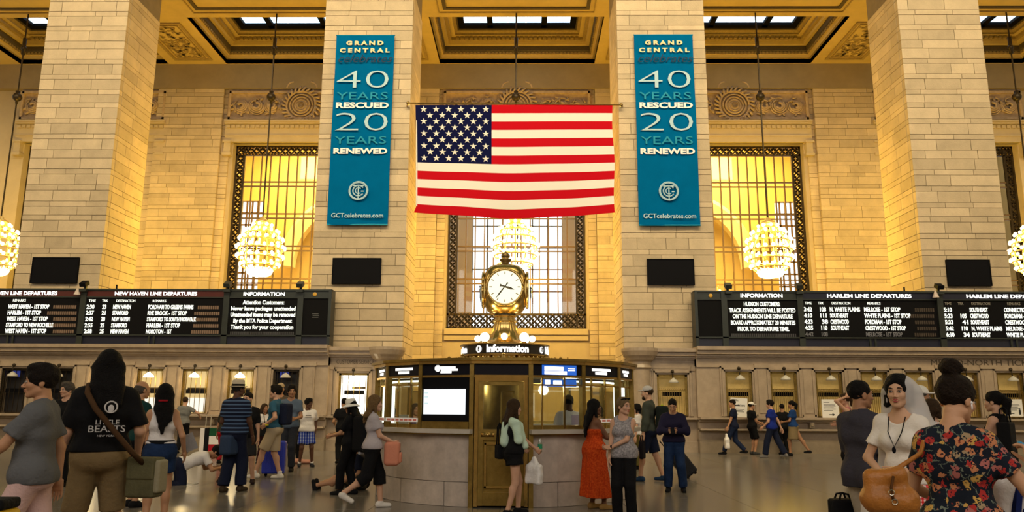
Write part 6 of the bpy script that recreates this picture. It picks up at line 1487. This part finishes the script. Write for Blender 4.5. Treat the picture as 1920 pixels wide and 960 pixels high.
fw_ = person(1778, 4.1, 700, -10, 'person with a high bun and a dark floral tee in the right foreground', female=True, vox=.0085, sk=(.60, .33, .19), hair='bun', hairc=(.018, .010, .006), girth=1.05, hyaw=-26, hpitch=12, ra=(.30, .24, 1.25), rpole=(.6, -.3, -1), la=(-.16, .30, 1.04), lpole=(-.8, -.6, -.6), hands=('grip', 'grip'), rhand_d=(-.1, .3, 1),
    top_=(FLORAL, 'tee', {'hem': -.14, 'sleeve': .62, 'off': .016, 'scoop': .85}), bottom=(NAVYC, 'trousers', {}), shoes=WSHOE)
o_ = MB().ball((0, 0, 0), .009, 10, 7, (.8, 1, 1)).tube([(0, 0, -.002), (.002, .004, -.036)], .0042, 8).build('white_earbud', C('white_plastic_bud', (.85, .85, .85), rough=.3, spec=.5), fw_.root, smooth=True); o_.matrix_local = M4(fw_.Rh, fw_.Hc) @ Matrix.Translation((.083, .004, -.016))
LEA = C('tan_leather', (.46, .17, .026), noise=.35, nscale=9, rough=.45, spec=.4)
# leather bag hanging from the left shoulder
lb_loc = at(1664, 912, 3.8)
lb = bag('tan_leather_bag', lb_loc, R(-20), 'tan leather bag slung on the left shoulder of the floral shirt person', 'bag',
    [('bag_body', LEA, (lambda q: (setattr(q, 'noise', (.004, 40, 1)), q)[1])(SDF(.05).cap((-.062, 0, -.06), (.062, 0, -.065), .066, .070).cap((-.060, 0, .035), (.050, 0, .055), .042, .040)), .0085)])
ce = lambda w: tuple((np.array(w)-lb_loc) @ np.array(((math.cos(R(-20)), -math.sin(R(-20)), 0), (math.sin(R(-20)), math.cos(R(-20)), 0), (0, 0, 1))))
sh = lambda v: ce(to_world(fw_, v))
tubes(lb, 'shoulder_strap', LEA, [(.05, -.01, .085), sh((-.15, -.115, 1.31)), sh((-.135, -.085, 1.375)), sh((-.125, -.03, 1.415)), sh((-.125, .04, 1.41)), sh((-.14, .10, 1.28))], .011)
tubes(lb, 'zip_strap', C('dark_leather', (.10, .04, .012)), [(.025, -.045, .05), (.010, -.066, .0), (.014, -.070, -.05)], .006)
q = MB(); ring(q, .010, -.02, -.074, .012, .0025, 12); ring(q, .02, -.06, -.074, .012, .0025, 12); q.build('buckle', C('steel_buckle', (.6, .58, .5), rough=.25, metal=1.0), lb)
# white carrier bag and phone of the floral shirt person
wl = at(1908, 936, 4.3)
cb = bag('carrier_bag', wl, R(10), 'white carrier bag with dark blue lettering at the lower right corner', 'bag', [('bag_body', C('white_plastic', (0, 0, 0)), (lambda q: (setattr(q, 'noise', (.009, 24, 3)), q)[1])(SDF(.04).box((0, 0, -.08), (.10, .025, .13), .03).cap((-.06, 0, .07), (.06, 0, .05), .05, .04)), .010)])
cb.scale = (1.3, 1.3, 1.3)
BLUP = C('blue_print', (.010, .02, .12))
text('12', cb, (-.035, -.066, -.0), .13, BLUP, .13, extrude=.012, bold=.006, shear=.2)
hp = to_world(fw_, fw_.W['r'])
ph2 = empty('blue_phone', tuple(to_world(fw_, fw_.W['r']+np.array((-.01, .05, .10)))), R(-20), 'bright blue and pink phone in the hand of the floral shirt person', 'phone'); MB().obox(Matrix.Rotation(.5, 4, 'Y'), .085, .045, .014).build('phone_body', C('sky_blue_case', (.08, .35, .62)), ph2); MB().obox(Matrix.Translation((.04, 0, -.018)) @ Matrix.Rotation(.5, 4, 'Y'), .02, .046, .016).build('pink_end', C('pink_end', (.6, .04, .12)), ph2)
ys = empty('yellow_suitcase', tuple(at(-6, 950, 4.9)*np.array((1, 1, 0))), R(5), 'yellow case with a black top in the lower left corner', 'suitcase')
zt_ = at(8, 938, 4.9)[2]
link('shell', SDF(.01).box((0, 0, zt_/2+.0), (.06, .08, zt_/2-.09), .04).mesh('shell', C('yellow_shell', (.55, .33, .01), rough=.5), .012), ys); link('black_lid', SDF(.01).box((0, 0, zt_-.02), (.07, .09, .012), .02).mesh('black_lid', BLK, .01), ys)
for x in (-.05, .05): MB().ball((x, 0, .03), .03).build('wheel', BLACK, ys)
